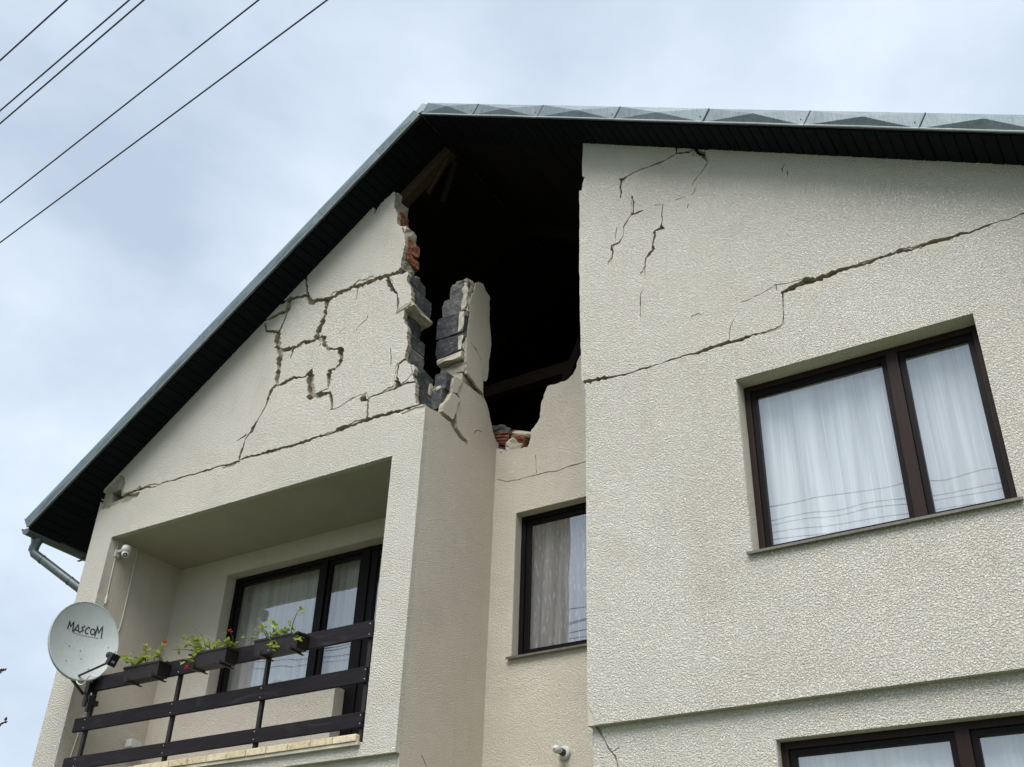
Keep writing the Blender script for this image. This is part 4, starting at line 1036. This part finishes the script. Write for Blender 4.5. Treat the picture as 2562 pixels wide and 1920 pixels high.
def geranium(label, cx, stems, blooms, seed):
    rr = random.Random(seed)
    t = empty('geranium', (cx, 6.89, 4.84), label, 'plant', 'geraniums in the planters')
    for (bx, tx, ty, tz, nleaf) in stems:
        p0 = Vector((bx, 6.90 + rr.uniform(-0.03, 0.03), 4.84)); p3 = Vector((tx, ty, tz))
        p1 = p0 + Vector((rr.uniform(-0.03, 0.03), rr.uniform(-0.02, 0.02), max(0.05, (tz - 4.84) * 0.6)))
        p2 = p3.lerp(p1, 0.4) + Vector((rr.uniform(-0.02, 0.02), -0.01, rr.uniform(0.0, 0.03)))
        pts = []
        for i in range(7):
            u = i / 6
            pts.append(p0 * (1-u)**3 + p1 * 3*u*(1-u)**2 + p2 * 3*u*u*(1-u) + p3 * u**3)
        st_ = link('stem', tube_mesh(pts, [0.0052 - 0.0005 * i for i in range(7)], 5), 'stem_green', t)
        for i in range(int(nleaf * 1.7)):
            u = rr.uniform(0.30, 1.0) if i else 1.0
            q = pts[min(6, int(u * 6))] + Vector((rr.uniform(-0.035, 0.035), rr.uniform(-0.035, 0.03), rr.uniform(-0.03, 0.035)))
            o = bpy.data.objects.new('leaf', leaf_me); col.objects.link(o)
            o.location = q
            s_ = rr.uniform(0.017, 0.033)
            o.scale = (s_, s_, s_)
            o.rotation_euler = (rr.uniform(-0.9, 0.6), rr.uniform(-0.7, 0.7), rr.uniform(0, 6.28))
            attach(o, t)
    for (bx, by, bz, r_) in blooms:
        parts = []
        for i in range(9):
            d = Vector((rr.uniform(-1, 1), rr.uniform(-1, 1), rr.uniform(-0.7, 0.8))) * r_ * 0.75
            parts.append(lump(Vector((bx, by, bz)) + d, r_ * 0.42, i + seed, 1, 0.5, (1, 1, 0.6)))
        link('bloom', join_meshes(parts), 'flower_red', t)
geranium('geranium beside the satellite dish with two small red blooms', -8.6,
         [(-8.80, -9.02, 6.86, 5.02, 7), (-8.78, -8.92, 6.85, 4.97, 6), (-8.74, -8.80, 6.84, 4.93, 7), (-8.70, -8.74, 6.84, 4.91, 7), (-8.66, -8.66, 6.83, 4.93, 7), (-8.62, -8.58, 6.85, 4.93, 6), (-8.62, -8.677, 6.87, 5.05, 5), (-8.50, -8.47, 6.88, 4.97, 5), (-8.46, -8.415, 6.88, 5.05, 4)],
         [(-8.677, 6.87, 5.065, 0.020), (-8.41, 6.88, 5.068, 0.020)], 3)
geranium('middle geranium, one red bloom above its planter and one drooping below', -7.72,
         [(-7.90, -8.23, 6.84, 4.955, 6), (-7.88, -8.15, 6.85, 5.06, 8), (-7.86, -8.05, 6.84, 4.98, 8), (-7.86, -7.98, 6.86, 5.02, 5), (-7.84, -8.005, 6.88, 5.14, 2), (-7.80, -7.83, 6.83, 4.88, 4), (-7.74, -7.76, 6.84, 4.99, 6), (-7.66, -7.64, 6.85, 4.93, 6), (-7.60, -7.56, 6.86, 4.92, 6), (-7.54, -7.51, 6.86, 4.94, 6), (-7.52, -7.508, 6.86, 5.02, 2), (-7.90, -7.90, 6.78, 4.78, 6), (-7.92, -7.935, 6.79, 4.735, 1)],
         [(-7.508, 6.86, 5.035, 0.024), (-7.938, 6.80, 4.735, 0.028)], 5)
geranium('leggy geranium without blooms, its tallest shoot in front of the balcony window', -6.88,
         [(-7.05, -7.27, 6.85, 4.92, 3), (-7.03, -7.21, 6.86, 5.01, 7), (-7.00, -7.10, 6.85, 4.99, 6), (-6.98, -7.015, 6.87, 5.07, 5), (-6.95, -6.94, 6.84, 4.96, 8), (-6.90, -6.88, 6.84, 4.93, 6), (-6.86, -6.79, 6.85, 4.95, 8), (-6.78, -6.66, 6.87, 5.115, 6), (-6.90, -6.87, 6.78, 4.76, 7), (-6.86, -6.82, 6.78, 4.74, 6), (-6.66, -6.58, 6.79, 4.77, 8)],
         [], 7)

# ------------------------------------------------------------------ satellite dish
DC = Vector((-9.47, 6.74, 5.215))
DN = Vector((0.92, -0.34, 0.20)).normalized()
DU = Vector((0, 0, 1)); DU = (DU - DN * DU.dot(DN)).normalized()
DH = DU.cross(DN).normalized()
if DH.dot(RIGHT) < 0: DH = -DH
dish = empty('satellite_dish', (-9.49, 7.0, 4.62), 'white round satellite dish with black lettering, clamped to the balcony railing', 'satellite dish')
WU, HU = 0.348, 0.432
def dp_(u, v, off=0.0):
    d = 0.085 * ((u / WU) ** 2 + (v / HU) ** 2 - 1)
    return DC + DH * u + DU * v + DN * (d + off)
V = [dp_(0, 0), dp_(0, 0, -0.006)]; F = []
RN, AN = 8, 48
for r_ in range(1, RN + 1):
    for a in range(AN):
        th = 2 * math.pi * a / AN; f = r_ / RN
        V.append(dp_(WU * f * math.cos(th), HU * f * math.sin(th)))
nb_ = len(V)
for r_ in range(1, RN + 1):
    for a in range(AN):
        th = 2 * math.pi * a / AN; f = r_ / RN
        V.append(dp_(WU * f * math.cos(th), HU * f * math.sin(th), -0.006))
for base, c, rev in ((2, 0, False), (nb_, 1, True)):
    for a in range(AN):
        q = (c, base + a, base + (a + 1) % AN); F.append(q[::-1] if rev else q)
        for r_ in range(RN - 1):
            i = base + r_ * AN + a; j = base + r_ * AN + (a + 1) % AN
            q = (i, i + AN, j + AN, j); F.append(q[::-1] if rev else q)
link('reflector', pydata(V, F), 'dish_paint', dish, smooth=True)
V, F = [], []
for a in range(AN):
    th = 2 * math.pi * a / AN
    for (f, o_) in ((1.0, 0.004), (1.022, 0.002), (1.025, -0.028), (0.995, -0.028)):
        V.append(dp_(WU * math.cos(th), HU * math.sin(th), 0) + (DH * math.cos(th) * WU + DU * math.sin(th) * HU) * (f - 1) + DN * o_)
for a in range(AN):
    for k in range(4):
        F.append((a * 4 + k, a * 4 + (k + 1) % 4, ((a + 1) % AN) * 4 + (k + 1) % 4, ((a + 1) % AN) * 4 + k))
link('rim', pydata(V, F), 'dish_paint', dish, smooth=False)
# lettering: brush strokes lying on the reflector
LET = {'M': [[(0.0, -0.05), (0.10, 1.0), (0.42, 0.30), (0.84, 1.05), (0.98, -0.18)]],
       'A': [[(0.0, -0.10), (0.62, 0.98), (0.92, 0.12), (0.10, 0.22)]],
       'S': [[(0.95, 0.95), (0.25, 0.62), (0.80, 0.38), (0.05, 0.02), (-0.35, 0.10)]],
       'C': [[(0.95, 0.78), (0.60, 0.95), (0.20, 0.68), (0.08, 0.32), (0.35, 0.04), (0.80, 0.10)]],
       'O': [[(0.50 + 0.46 * math.cos(a_ * math.pi / 7), 0.48 + 0.40 * math.sin(a_ * math.pi / 7)) for a_ in range(15)]]}
def stroke(pts, w):
    V, F = [], []
    for i, p in enumerate(pts):
        a = pts[max(0, i-1)]; c = pts[min(len(pts)-1, i+1)]
        dx, dy = c[0]-a[0], c[1]-a[1]; d = math.hypot(dx, dy) or 1
        for sgn in (-1, 1):
            V.append(dp_(p[0] - dy/d*w*sgn, p[1] + dx/d*w*sgn, 0.0035))
        if i:
            k = 2 * i; F.append((k - 2, k, k + 1, k - 1))
    return pydata(V, F)
def letters():
    out = []
    u = -0.175
    for ch, w, h in (('M', 0.060, 0.088), ('A', 0.058, 0.082), ('S', 0.044, 0.085), ('C', 0.050, 0.080), ('O', 0.047, 0.074), ('M', 0.066, 0.108)):
        for st_ in LET[ch]:
            pts = [(u + x_ * w, 0.125 + (y_ - 0.12) * h) for x_, y_ in st_]
            fine = []
            for i in range(len(pts) - 1):
                for k in range(3):
                    t = k / 3
                    fine.append((pts[i][0] + (pts[i+1][0]-pts[i][0]) * t, pts[i][1] + (pts[i+1][1]-pts[i][1]) * t))
            fine.append(pts[-1])
            out.append(stroke(fine, 0.0058))
        u += w + 0.006
    rr = random.Random(2); u = -0.11
    while u < 0.15:
        w = rr.uniform(0.006, 0.014)
        out.append(stroke([(u, 0.092), (u + w, 0.092)], 0.0028)); u += w + 0.005
    return join_meshes(out)
link('lettering', letters(), 'print_black', dish)
for i, (u, v) in enumerate(((-0.12, -0.06), (0.0, -0.08), (0.02, -0.17), (-0.13, -0.24), (0.26, 0.0), (0.1, -0.28))):
    link('bolt', lump(dp_(u, v, 0.003), 0.006, i, 1, 0), 'gutter_zinc', dish)
arm0 = dp_(0.012, -HU * 0.89, 0.005)
LN = DC + DN * 0.475 + DH * 0.15 - DU * 0.375
arm = link('arm', tube_mesh([arm0, LN - DN * 0.05 - DU * 0.03], 0.011, 10), 'post_steel', dish)
back_dir = (DC + DU * 0.0 - LN).normalized()
lnb = link('receiver_head', tube_mesh([LN + back_dir * 0.075, LN + back_dir * 0.03, LN + back_dir * 0.028, LN - back_dir * 0.01], [0.032, 0.032, 0.022, 0.022], 14), 'black_plastic', dish)
bx_u = back_dir.cross(DU).normalized(); bx_v = bx_u.cross(back_dir)
def obox(c, a, b_, d, ha, hb, hd):
    V = [c + a * (ha if i & 1 else -ha) + b_ * (hb if i & 2 else -hb) + d * (hd if i & 4 else -hd) for i in range(8)]
    return pydata(V, [(0, 2, 3, 1), (4, 5, 7, 6), (0, 1, 5, 4), (2, 6, 7, 3), (0, 4, 6, 2), (1, 3, 7, 5)])
link('housing', obox(LN - back_dir * 0.035 - bx_v * 0.02, bx_u, bx_v, back_dir, 0.045, 0.06, 0.025), 'black_plastic', lnb)
link('sticker', obox(LN - back_dir * 0.0615 - bx_v * 0.035, bx_u, bx_v, back_dir, 0.018, 0.011, 0.001), 'label_grey', lnb)
link('wire', tube_mesh(smooth_path([LN - bx_v * 0.075 - back_dir * 0.03, LN - bx_v * 0.13 - back_dir * 0.02, LN - bx_v * 0.22 + back_dir * 0.05, DC - DU * 0.48 + DN * 0.22 + DH * 0.05, DC - DU * 0.53 + DN * 0.12 + DH * 0.03, DC - DU * 0.50 + DN * 0.05, DC - DU * 0.42 - DN * 0.03]),
                       0.006, 7), 'white_cable', dish, smooth=True)
# clamp on the railing post
link('clamp', boxes_mesh([(-9.53, -9.44, 6.93, 7.06, 4.62, 4.67), (-9.53, -9.44, 6.93, 7.06, 4.83, 4.88), (-9.515, -9.475, 6.925, 6.96, 4.60, 4.90), (-9.46, -9.43, 6.93, 6.97, 4.54, 4.70)]), 'black_plastic', dish)
link('mast', tube_mesh([(-9.505, 6.95, 4.60), (-9.52, 6.95, 4.95), (-9.60, 6.81, 5.12)], 0.022, 10), 'black_plastic', dish)
link('strut', tube_mesh([dp_(-0.1, -0.36, -0.03), (-9.53, 6.92, 4.72)], 0.014, 8), 'black_plastic', dish)

# ------------------------------------------------------------------ small things on the balcony walls
cm = empty('security_camera', (-9.82, 7.14, 6.40), 'small white dome security camera under the balcony ceiling', 'camera')
link('bracket', boxes_mesh([(-9.819, -9.80, 7.09, 7.15, 6.345, 6.43), (-9.80, -9.70, 7.105, 7.135, 6.395, 6.42)]), 'white_plastic', cm)
def dome_mesh(c, prof, seg=20):
    V, F = [], []
    for (r_, z_) in prof:
        for k in range(seg):
            a = 2 * math.pi * k / seg
            V.append((c[0] + r_ * math.cos(a), c[1] + r_ * math.sin(a), c[2] + z_))
    for i in range(len(prof) - 1):
        for k in range(seg):
            F.append((i * seg + k, i * seg + (k + 1) % seg, (i + 1) * seg + (k + 1) % seg, (i + 1) * seg + k))
    F.append(tuple(range(seg))); F.append(tuple(reversed(range((len(prof)-1) * seg, len(prof) * seg))))
    return pydata(V, F)
CC = (-9.665, 7.12, 6.40)
link('housing', dome_mesh(CC, [(0.006, 0.055), (0.030, 0.052), (0.046, 0.042), (0.055, 0.024), (0.056, -0.012), (0.050, -0.018), (0.048, -0.03), (0.040, -0.034)]), 'white_plastic', cm, smooth=True)
ball = link('lens_ball', dome_mesh((CC[0], CC[1], CC[2] - 0.05), [(0.043 * math.sin(k * math.pi / 10) + 0.001, 0.043 * math.cos(k * math.pi / 10)) for k in range(11)]), 'white_plastic', cm, smooth=True)
LD = Vector((0.62, -0.55, -0.45)).normalized(); BC = Vector((CC[0], CC[1], CC[2] - 0.05))
link('lens_ring', tube_mesh([BC + LD * 0.036, BC + LD * 0.0445], 0.024, 14), 'black_plastic', ball)
link('lens', tube_mesh([BC + LD * 0.036, BC + LD * 0.047], 0.011, 12), 'label_grey', ball)
c1 = empty('camera_cable', (-9.815, 7.11, 5.80), 'thin white cable ending in a plug below the security camera', 'cable')
link('wire', tube_mesh([(-9.814, 7.105, 6.54), (-9.813, 7.108, 6.35), (-9.814, 7.114, 6.1), (-9.812, 7.12, 5.86)], 0.005, 6), 'white_cable', c1)
link('plug', tube_mesh([(-9.811, 7.12, 5.90), (-9.810, 7.121, 5.86), (-9.810, 7.122, 5.80)], [0.008, 0.012, 0.010], 8), 'white_plastic', c1)
link('wall_cable', tube_mesh(smooth_path([(-9.814, 7.375, 6.54), (-9.813, 7.38, 6.3), (-9.814, 7.385, 6.0), (-9.813, 7.386, 5.7), (-9.812, 7.37, 5.55), (-9.79, 7.30, 5.35), (-9.80, 7.24, 5.0), (-9.812, 7.20, 4.6), (-9.812, 7.16, 4.2), (-9.81, 7.12, 3.9)]), 0.006, 6), 'white_cable',
     label='white cable running down the balcony side wall behind the dish', cat='cable')
fl = empty('wall_lamp', (-9.82, 7.88, 4.43), 'small light grey floodlight low on the balcony side wall', 'lamp')
link('housing', rough_block(-9.79, -9.70, 7.77, 7.90, 4.42, 4.50, 0.002, 3, 2), 'grey_plastic', fl)
link('bracket', boxes_mesh([(-9.819, -9.70, 7.905, 7.93, 4.435, 4.465), (-9.819, -9.81, 7.88, 8.0, 4.40, 4.49)]), 'grey_plastic', fl)
bl = empty('wall_bulb', (-4.69, 8.25, 3.94), 'bare white bulb in a round holder on the recess wall', 'lamp')
def yrev(c, prof, seg=20):
    V, F = [], []
    for (r_, y_) in prof:
        for k in range(seg):
            a = 2 * math.pi * k / seg
            V.append((c[0] + r_ * math.cos(a), c[1] - y_, c[2] + r_ * math.sin(a)))
    for i in range(len(prof) - 1):
        for k in range(seg):
            F.append((i * seg + k, i * seg + (k + 1) % seg, (i + 1) * seg + (k + 1) % seg, (i + 1) * seg + k))
    F.append(tuple(range(seg))); F.append(tuple(reversed(range((len(prof)-1) * seg, len(prof) * seg))))
    return pydata(V, F)
link('holder', yrev((-4.69, 8.249, 3.94), [(0.055, 0.0), (0.056, 0.022), (0.048, 0.032), (0.034, 0.034)]), 'grey_plastic', bl, smooth=False)
link('socket', yrev((-4.69, 8.216, 3.94), [(0.030, 0.0), (0.030, 0.045), (0.022, 0.048)]), 'black_plastic', bl)
link('bulb', yrev((-4.69, 8.17, 3.94), [(0.019, 0.0), (0.023, 0.02), (0.033, 0.045), (0.036, 0.068), (0.031, 0.088), (0.018, 0.101), (0.003, 0.105)]), 'white_plastic', bl, smooth=True)

# ------------------------------------------------------------------ loose masonry lying in the torn notch
def loose(name, parts, label, cat, group='loose masonry in the torn notch'):
    o = link(name, join_meshes([(p, mi) for p, mi, *_ in parts]), parts[0][2] if len(parts[0]) > 2 else ['red_brick', 'raw_plaster', 'cinder_block'])
    tag(o, label, cat, group); return o
def turned(me, rx, ry, rz, piv):
    mt = Matrix.Translation(Vector(piv)) @ (Matrix.Rotation(rz, 4, 'Z') @ Matrix.Rotation(ry, 4, 'Y') @ Matrix.Rotation(rx, 4, 'X'))
    for v in me.vertices: v.co = mt @ v.co
    return me
def hollow_brick(w, d, h, seed):
    lst = [(rough_block(-w/2, w/2, -d/2, d/2, -h/2, h/2, 0.006, seed, 3), 0)]
    n = 4
    for k in range(n):
        zz = -h/2 + h * (k + 0.5) / n
        lst.append((rough_block(-w/2 + 0.01, w/2 - 0.01, -d/2 - 0.014, -d/2 + 0.01, zz - 0.006, zz + 0.006, 0.002, seed + k, 2), 0))
    return lst
def brick_piece(c, rot, size, seed, label, crust):
    lst = hollow_brick(*size, seed)
    if crust:
        lst.append((rough_block(-size[0]/2 - 0.012, size[0]/2 + 0.012, -size[1]/2 + 0.03, size[1]/2, size[2]/2 - 0.01, size[2]/2 + 0.03, 0.012, seed + 9, 3), 1))
    me = join_meshes(lst)
    turned(me, *rot, c)
    o = link('loose_brick', me, ['red_brick', 'raw_plaster'])
    tag(o, label, 'brick', 'loose masonry in the torn notch')
brick_piece((-5.57, 8.43, 7.33), (0.15, 0.10, 0.25), (0.17, 0.16, 0.15), 3, 'red ribbed brick standing at left of the notch under grey mortar', True)
brick_piece((-5.285, 8.38, 7.215), (0.45, 0.50, -0.35), (0.24, 0.15, 0.14), 5, 'tilted red ribbed brick lying at right of the notch', True)
brick_piece((-5.37, 8.50, 7.34), (0.1, 0.25, 0.3), (0.22, 0.14, 0.12), 7, 'darker red brick behind the tilted brick in the notch', False)
o = link('plaster_chunk', turned(rough_block(-0.085, 0.085, -0.05, 0.05, -0.07, 0.07, 0.024, 8, 3), 0.2, 0.7, 0.3, (-5.345, 8.305, 7.125)), 'raw_plaster'); tag(o, 'pale plaster chunk in front of the tilted red brick', 'rubble', 'loose masonry in the torn notch')
o = link('block_chunk', turned(rough_block(-0.10, 0.10, -0.07, 0.07, -0.05, 0.05, 0.018, 12, 3), 0.1, 0.35, 0.2, (-5.53, 8.36, 7.14)), 'cinder_block'); tag(o, 'dark grey block chunk below the left red brick', 'rubble', 'loose masonry in the torn notch')
o = link('plaster_crumb', lump((-5.405, 8.265, 7.085), 0.026, 4, 2, 0.4), 'raw_plaster'); tag(o, 'small whitish crumb beside the dark block chunk, nearer the pale chunk', 'rubble', 'loose masonry in the torn notch')
o = link('plaster_crumb', lump((-5.475, 8.26, 7.08), 0.019, 6, 2, 0.4), 'raw_plaster'); tag(o, 'tiny whitish crumb farthest left under the dark block chunk', 'rubble', 'loose masonry in the torn notch')

o = link('mortar_chunk', turned(rough_block(-0.10, 0.10, -0.08, 0.08, -0.045, 0.045, 0.028, 21, 4), 0.3, 0.15, 0.4, (-5.58, 8.40, 7.43)), 'cinder_block_dusty'); tag(o, 'grey mortar chunk lying on top of the left red brick', 'rubble', 'loose masonry in the torn notch')

# ------------------------------------------------------------------ curtains
def curtain(x0, x1, y, z0, z1, mat, label, folds, amp, seed, flare=0.0):
    rr = random.Random(seed); NX, NZ = int(folds * 12), 14
    ph = [rr.uniform(0, 6.28) for _ in range(4)]
    V, F = [], []
    for j in range(NZ + 1):
        v = j / NZ
        for i in range(NX + 1):
            u = i / NX
            a = u * folds * 2 * math.pi
            yy = y + amp * (0.65 * math.sin(a + 0.9 * math.sin(u * 9 + ph[0]) + 2.4 * math.sin(u * 6.5 + ph[3]) * (v - 0.6)) + 0.35 * math.sin(a * 0.47 + ph[1] + v * 0.7)) * (0.75 + 0.35 * (1 - v)) * (0.55 + 0.6 * (0.5 + 0.5 * math.sin(u * 8.3 + ph[1] * 2 + v)))
            V.append((x0 + (x1 - x0) * u + 0.02 * math.sin(v * 3 + u * 11 + ph[2]), yy, z0 + (z1 - z0) * v))
    for j in range(NZ):
        for i in range(NX):
            k = j * (NX + 1) + i
            F.append((k, k + 1, k + NX + 2, k + NX + 1))
    o = link('curtain', pydata(V, F), mat, smooth=True)
    tag(o, label, 'curtain')
curtain(-2.47, -0.60, 7.268, 4.5, 6.42, 'curtain_white', 'white sheer curtain with wavy lines behind the large right window', 7, 0.034, 1)
curtain(-2.46, -0.58, 7.255, 1.8, 3.60, 'curtain_white', 'white curtain behind the window at the lower right edge', 9, 0.02, 2)
curtain(-5.38, -3.55, 8.50, 4.5, 6.45, 'curtain_drops', 'grey white curtain with drop pattern behind the recess window', 15, 0.035, 3)
curtain(-9.2, -5.95, 8.385, 3.95, 6.48, 'curtain_plain', 'long pleated net curtain behind the balcony window and door', 26, 0.026, 4)

# ------------------------------------------------------------------ overhead wires
def wire(i, a, b_, h, label):
    """a, b: (x/y, z/y) ratios of two points seen on the wire; h its height above eye level"""
    (xa, za), (xb, zb) = a, b_
    y1, y2 = h / za, h / zb
    x1, x2 = xa * y1, xb * y2
    mm = (y2 - y1) / (x2 - x1)
    pts = []
    for k in range(41):
        xx_ = -34 + 68 * k / 40
        yy_ = y1 + mm * (xx_ - x1)
        sag = 0.0012 * (xx_ - (x1 + x2) / 2) ** 2 * 0.35
        pts.append((xx_, yy_, h + 1.6 + sag))
    o = link('overhead_wire', tube_mesh(pts, 0.0058, 6), 'wire_black')
    tag(o, label, 'wire', 'power lines crossing the sky')
wire(0, (-2.476, 2.452), (-2.219, 2.556), 5.75, 'overhead wire cutting the top left corner of the sky')
wire(1, (-2.352, 2.177), (-1.89, 2.341), 5.85, 'second overhead wire from the top left corner')
wire(2, (-2.323, 2.113), (-1.82, 2.296), 5.72, 'middle overhead wire, close below the second one')
wire(3, (-2.162, 1.757), (-1.359, 1.995), 5.85, 'fourth overhead wire from the top left corner')
wire(4, (-2.091, 1.602), (-1.138, 1.851), 5.60, 'lowest overhead wire, nearest the roof')

# ------------------------------------------------------------------ tree whose twig tips reach in at the left edge
tree = empty('tree', (-10.6, 4.3, 0), 'dark red leaved tree, twig tips showing at the left edge', 'tree')
rr = random.Random(12)
TB = Vector((-10.6, 4.3, 0))
link('trunk', tube_mesh([TB, TB + Vector((0.05, 0.02, 1.0)), TB + Vector((-0.05, 0.05, 2.0)), TB + Vector((0.0, 0.0, 3.2))], [0.16, 0.13, 0.10, 0.06], 12), 'bark', tree, smooth=True)
tips = []
for k in range(11):
    a = rr.uniform(1.9, 5.0); zz = rr.uniform(1.4, 3.0)
    p = TB + Vector((0, 0, zz)); q = p + Vector((math.cos(a) * rr.uniform(0.7, 1.4), math.sin(a) * rr.uniform(0.7, 1.4), rr.uniform(0.5, 1.3)))
    link('limb', tube_mesh([p, p.lerp(q, 0.5) + Vector((0, 0, 0.1)), q], [0.05, 0.03, 0.012], 7), 'bark', tree)
    tips += [p.lerp(q, t) for t in (0.45, 0.6, 0.75, 0.9, 1.0)]
TW = [Vector((-7.885, 4.955, 4.158)), Vector((-7.975, 5.150, 3.822))]
for q in TW:
    p = TB + Vector((0.0, 0.0, q.z - 0.9))
    link('twig', tube_mesh([p, p.lerp(q, 0.5) + Vector((0, 0, 0.12)), p.lerp(q, 0.93) + Vector((0, 0, -0.02)), q], [0.035, 0.018, 0.005, 0.002], 6), 'bark', tree)
V, F = [], []
def leaf_at(c, s_, d=None):
    d = d or Vector((rr.uniform(-1, 1), rr.uniform(-1, 1), rr.uniform(-0.6, 0.8))).normalized()
    w = d.cross(Vector((rr.uniform(-1, 1), rr.uniform(-1, 1), 1))).normalized() * s_ * 0.34
    n_ = d.cross(w).normalized() * s_ * 0.12
    i = len(V)
    V.extend([c, c + d * s_ * 0.4 + w + n_, c + d * s_, c + d * s_ * 0.4 - w + n_])
    F.append((i, i + 1, i + 2)); F.append((i, i + 2, i + 3))
for c in tips:
    for k in range(26):
        leaf_at(c + Vector((rr.gauss(0, 0.16), rr.gauss(0, 0.16), rr.gauss(0, 0.15))), rr.uniform(0.05, 0.09))
for q in TW:
    p = TB + Vector((0.0, 0.0, q.z - 0.9))
    for t in (0.2, 0.3, 0.4, 0.5, 0.58, 0.66):
        for k in range(14):
            leaf_at(p.lerp(q, t) + Vector((rr.gauss(0, 0.10), rr.gauss(0, 0.10), rr.gauss(0.05, 0.08))), rr.uniform(0.05, 0.08))
crown = link('crown', pydata(V, F), 'leaf_dark_red', tree, kind='stuff')
for q in TW:
    V, F = [], []
    for k in range(9):
        base = q + Vector((-0.030, -0.012, -0.022)) * k * 0.35
        leaf_at(base, rr.uniform(0.025, 0.04), (Vector((0.55, 0.25, 0.75)) + Vector((rr.uniform(-0.5, 0.5), rr.uniform(-0.5, 0.5), rr.uniform(-0.5, 0.3)))).normalized())
    link('leaf_bud', pydata(V, F), 'leaf_dark_red', tree)
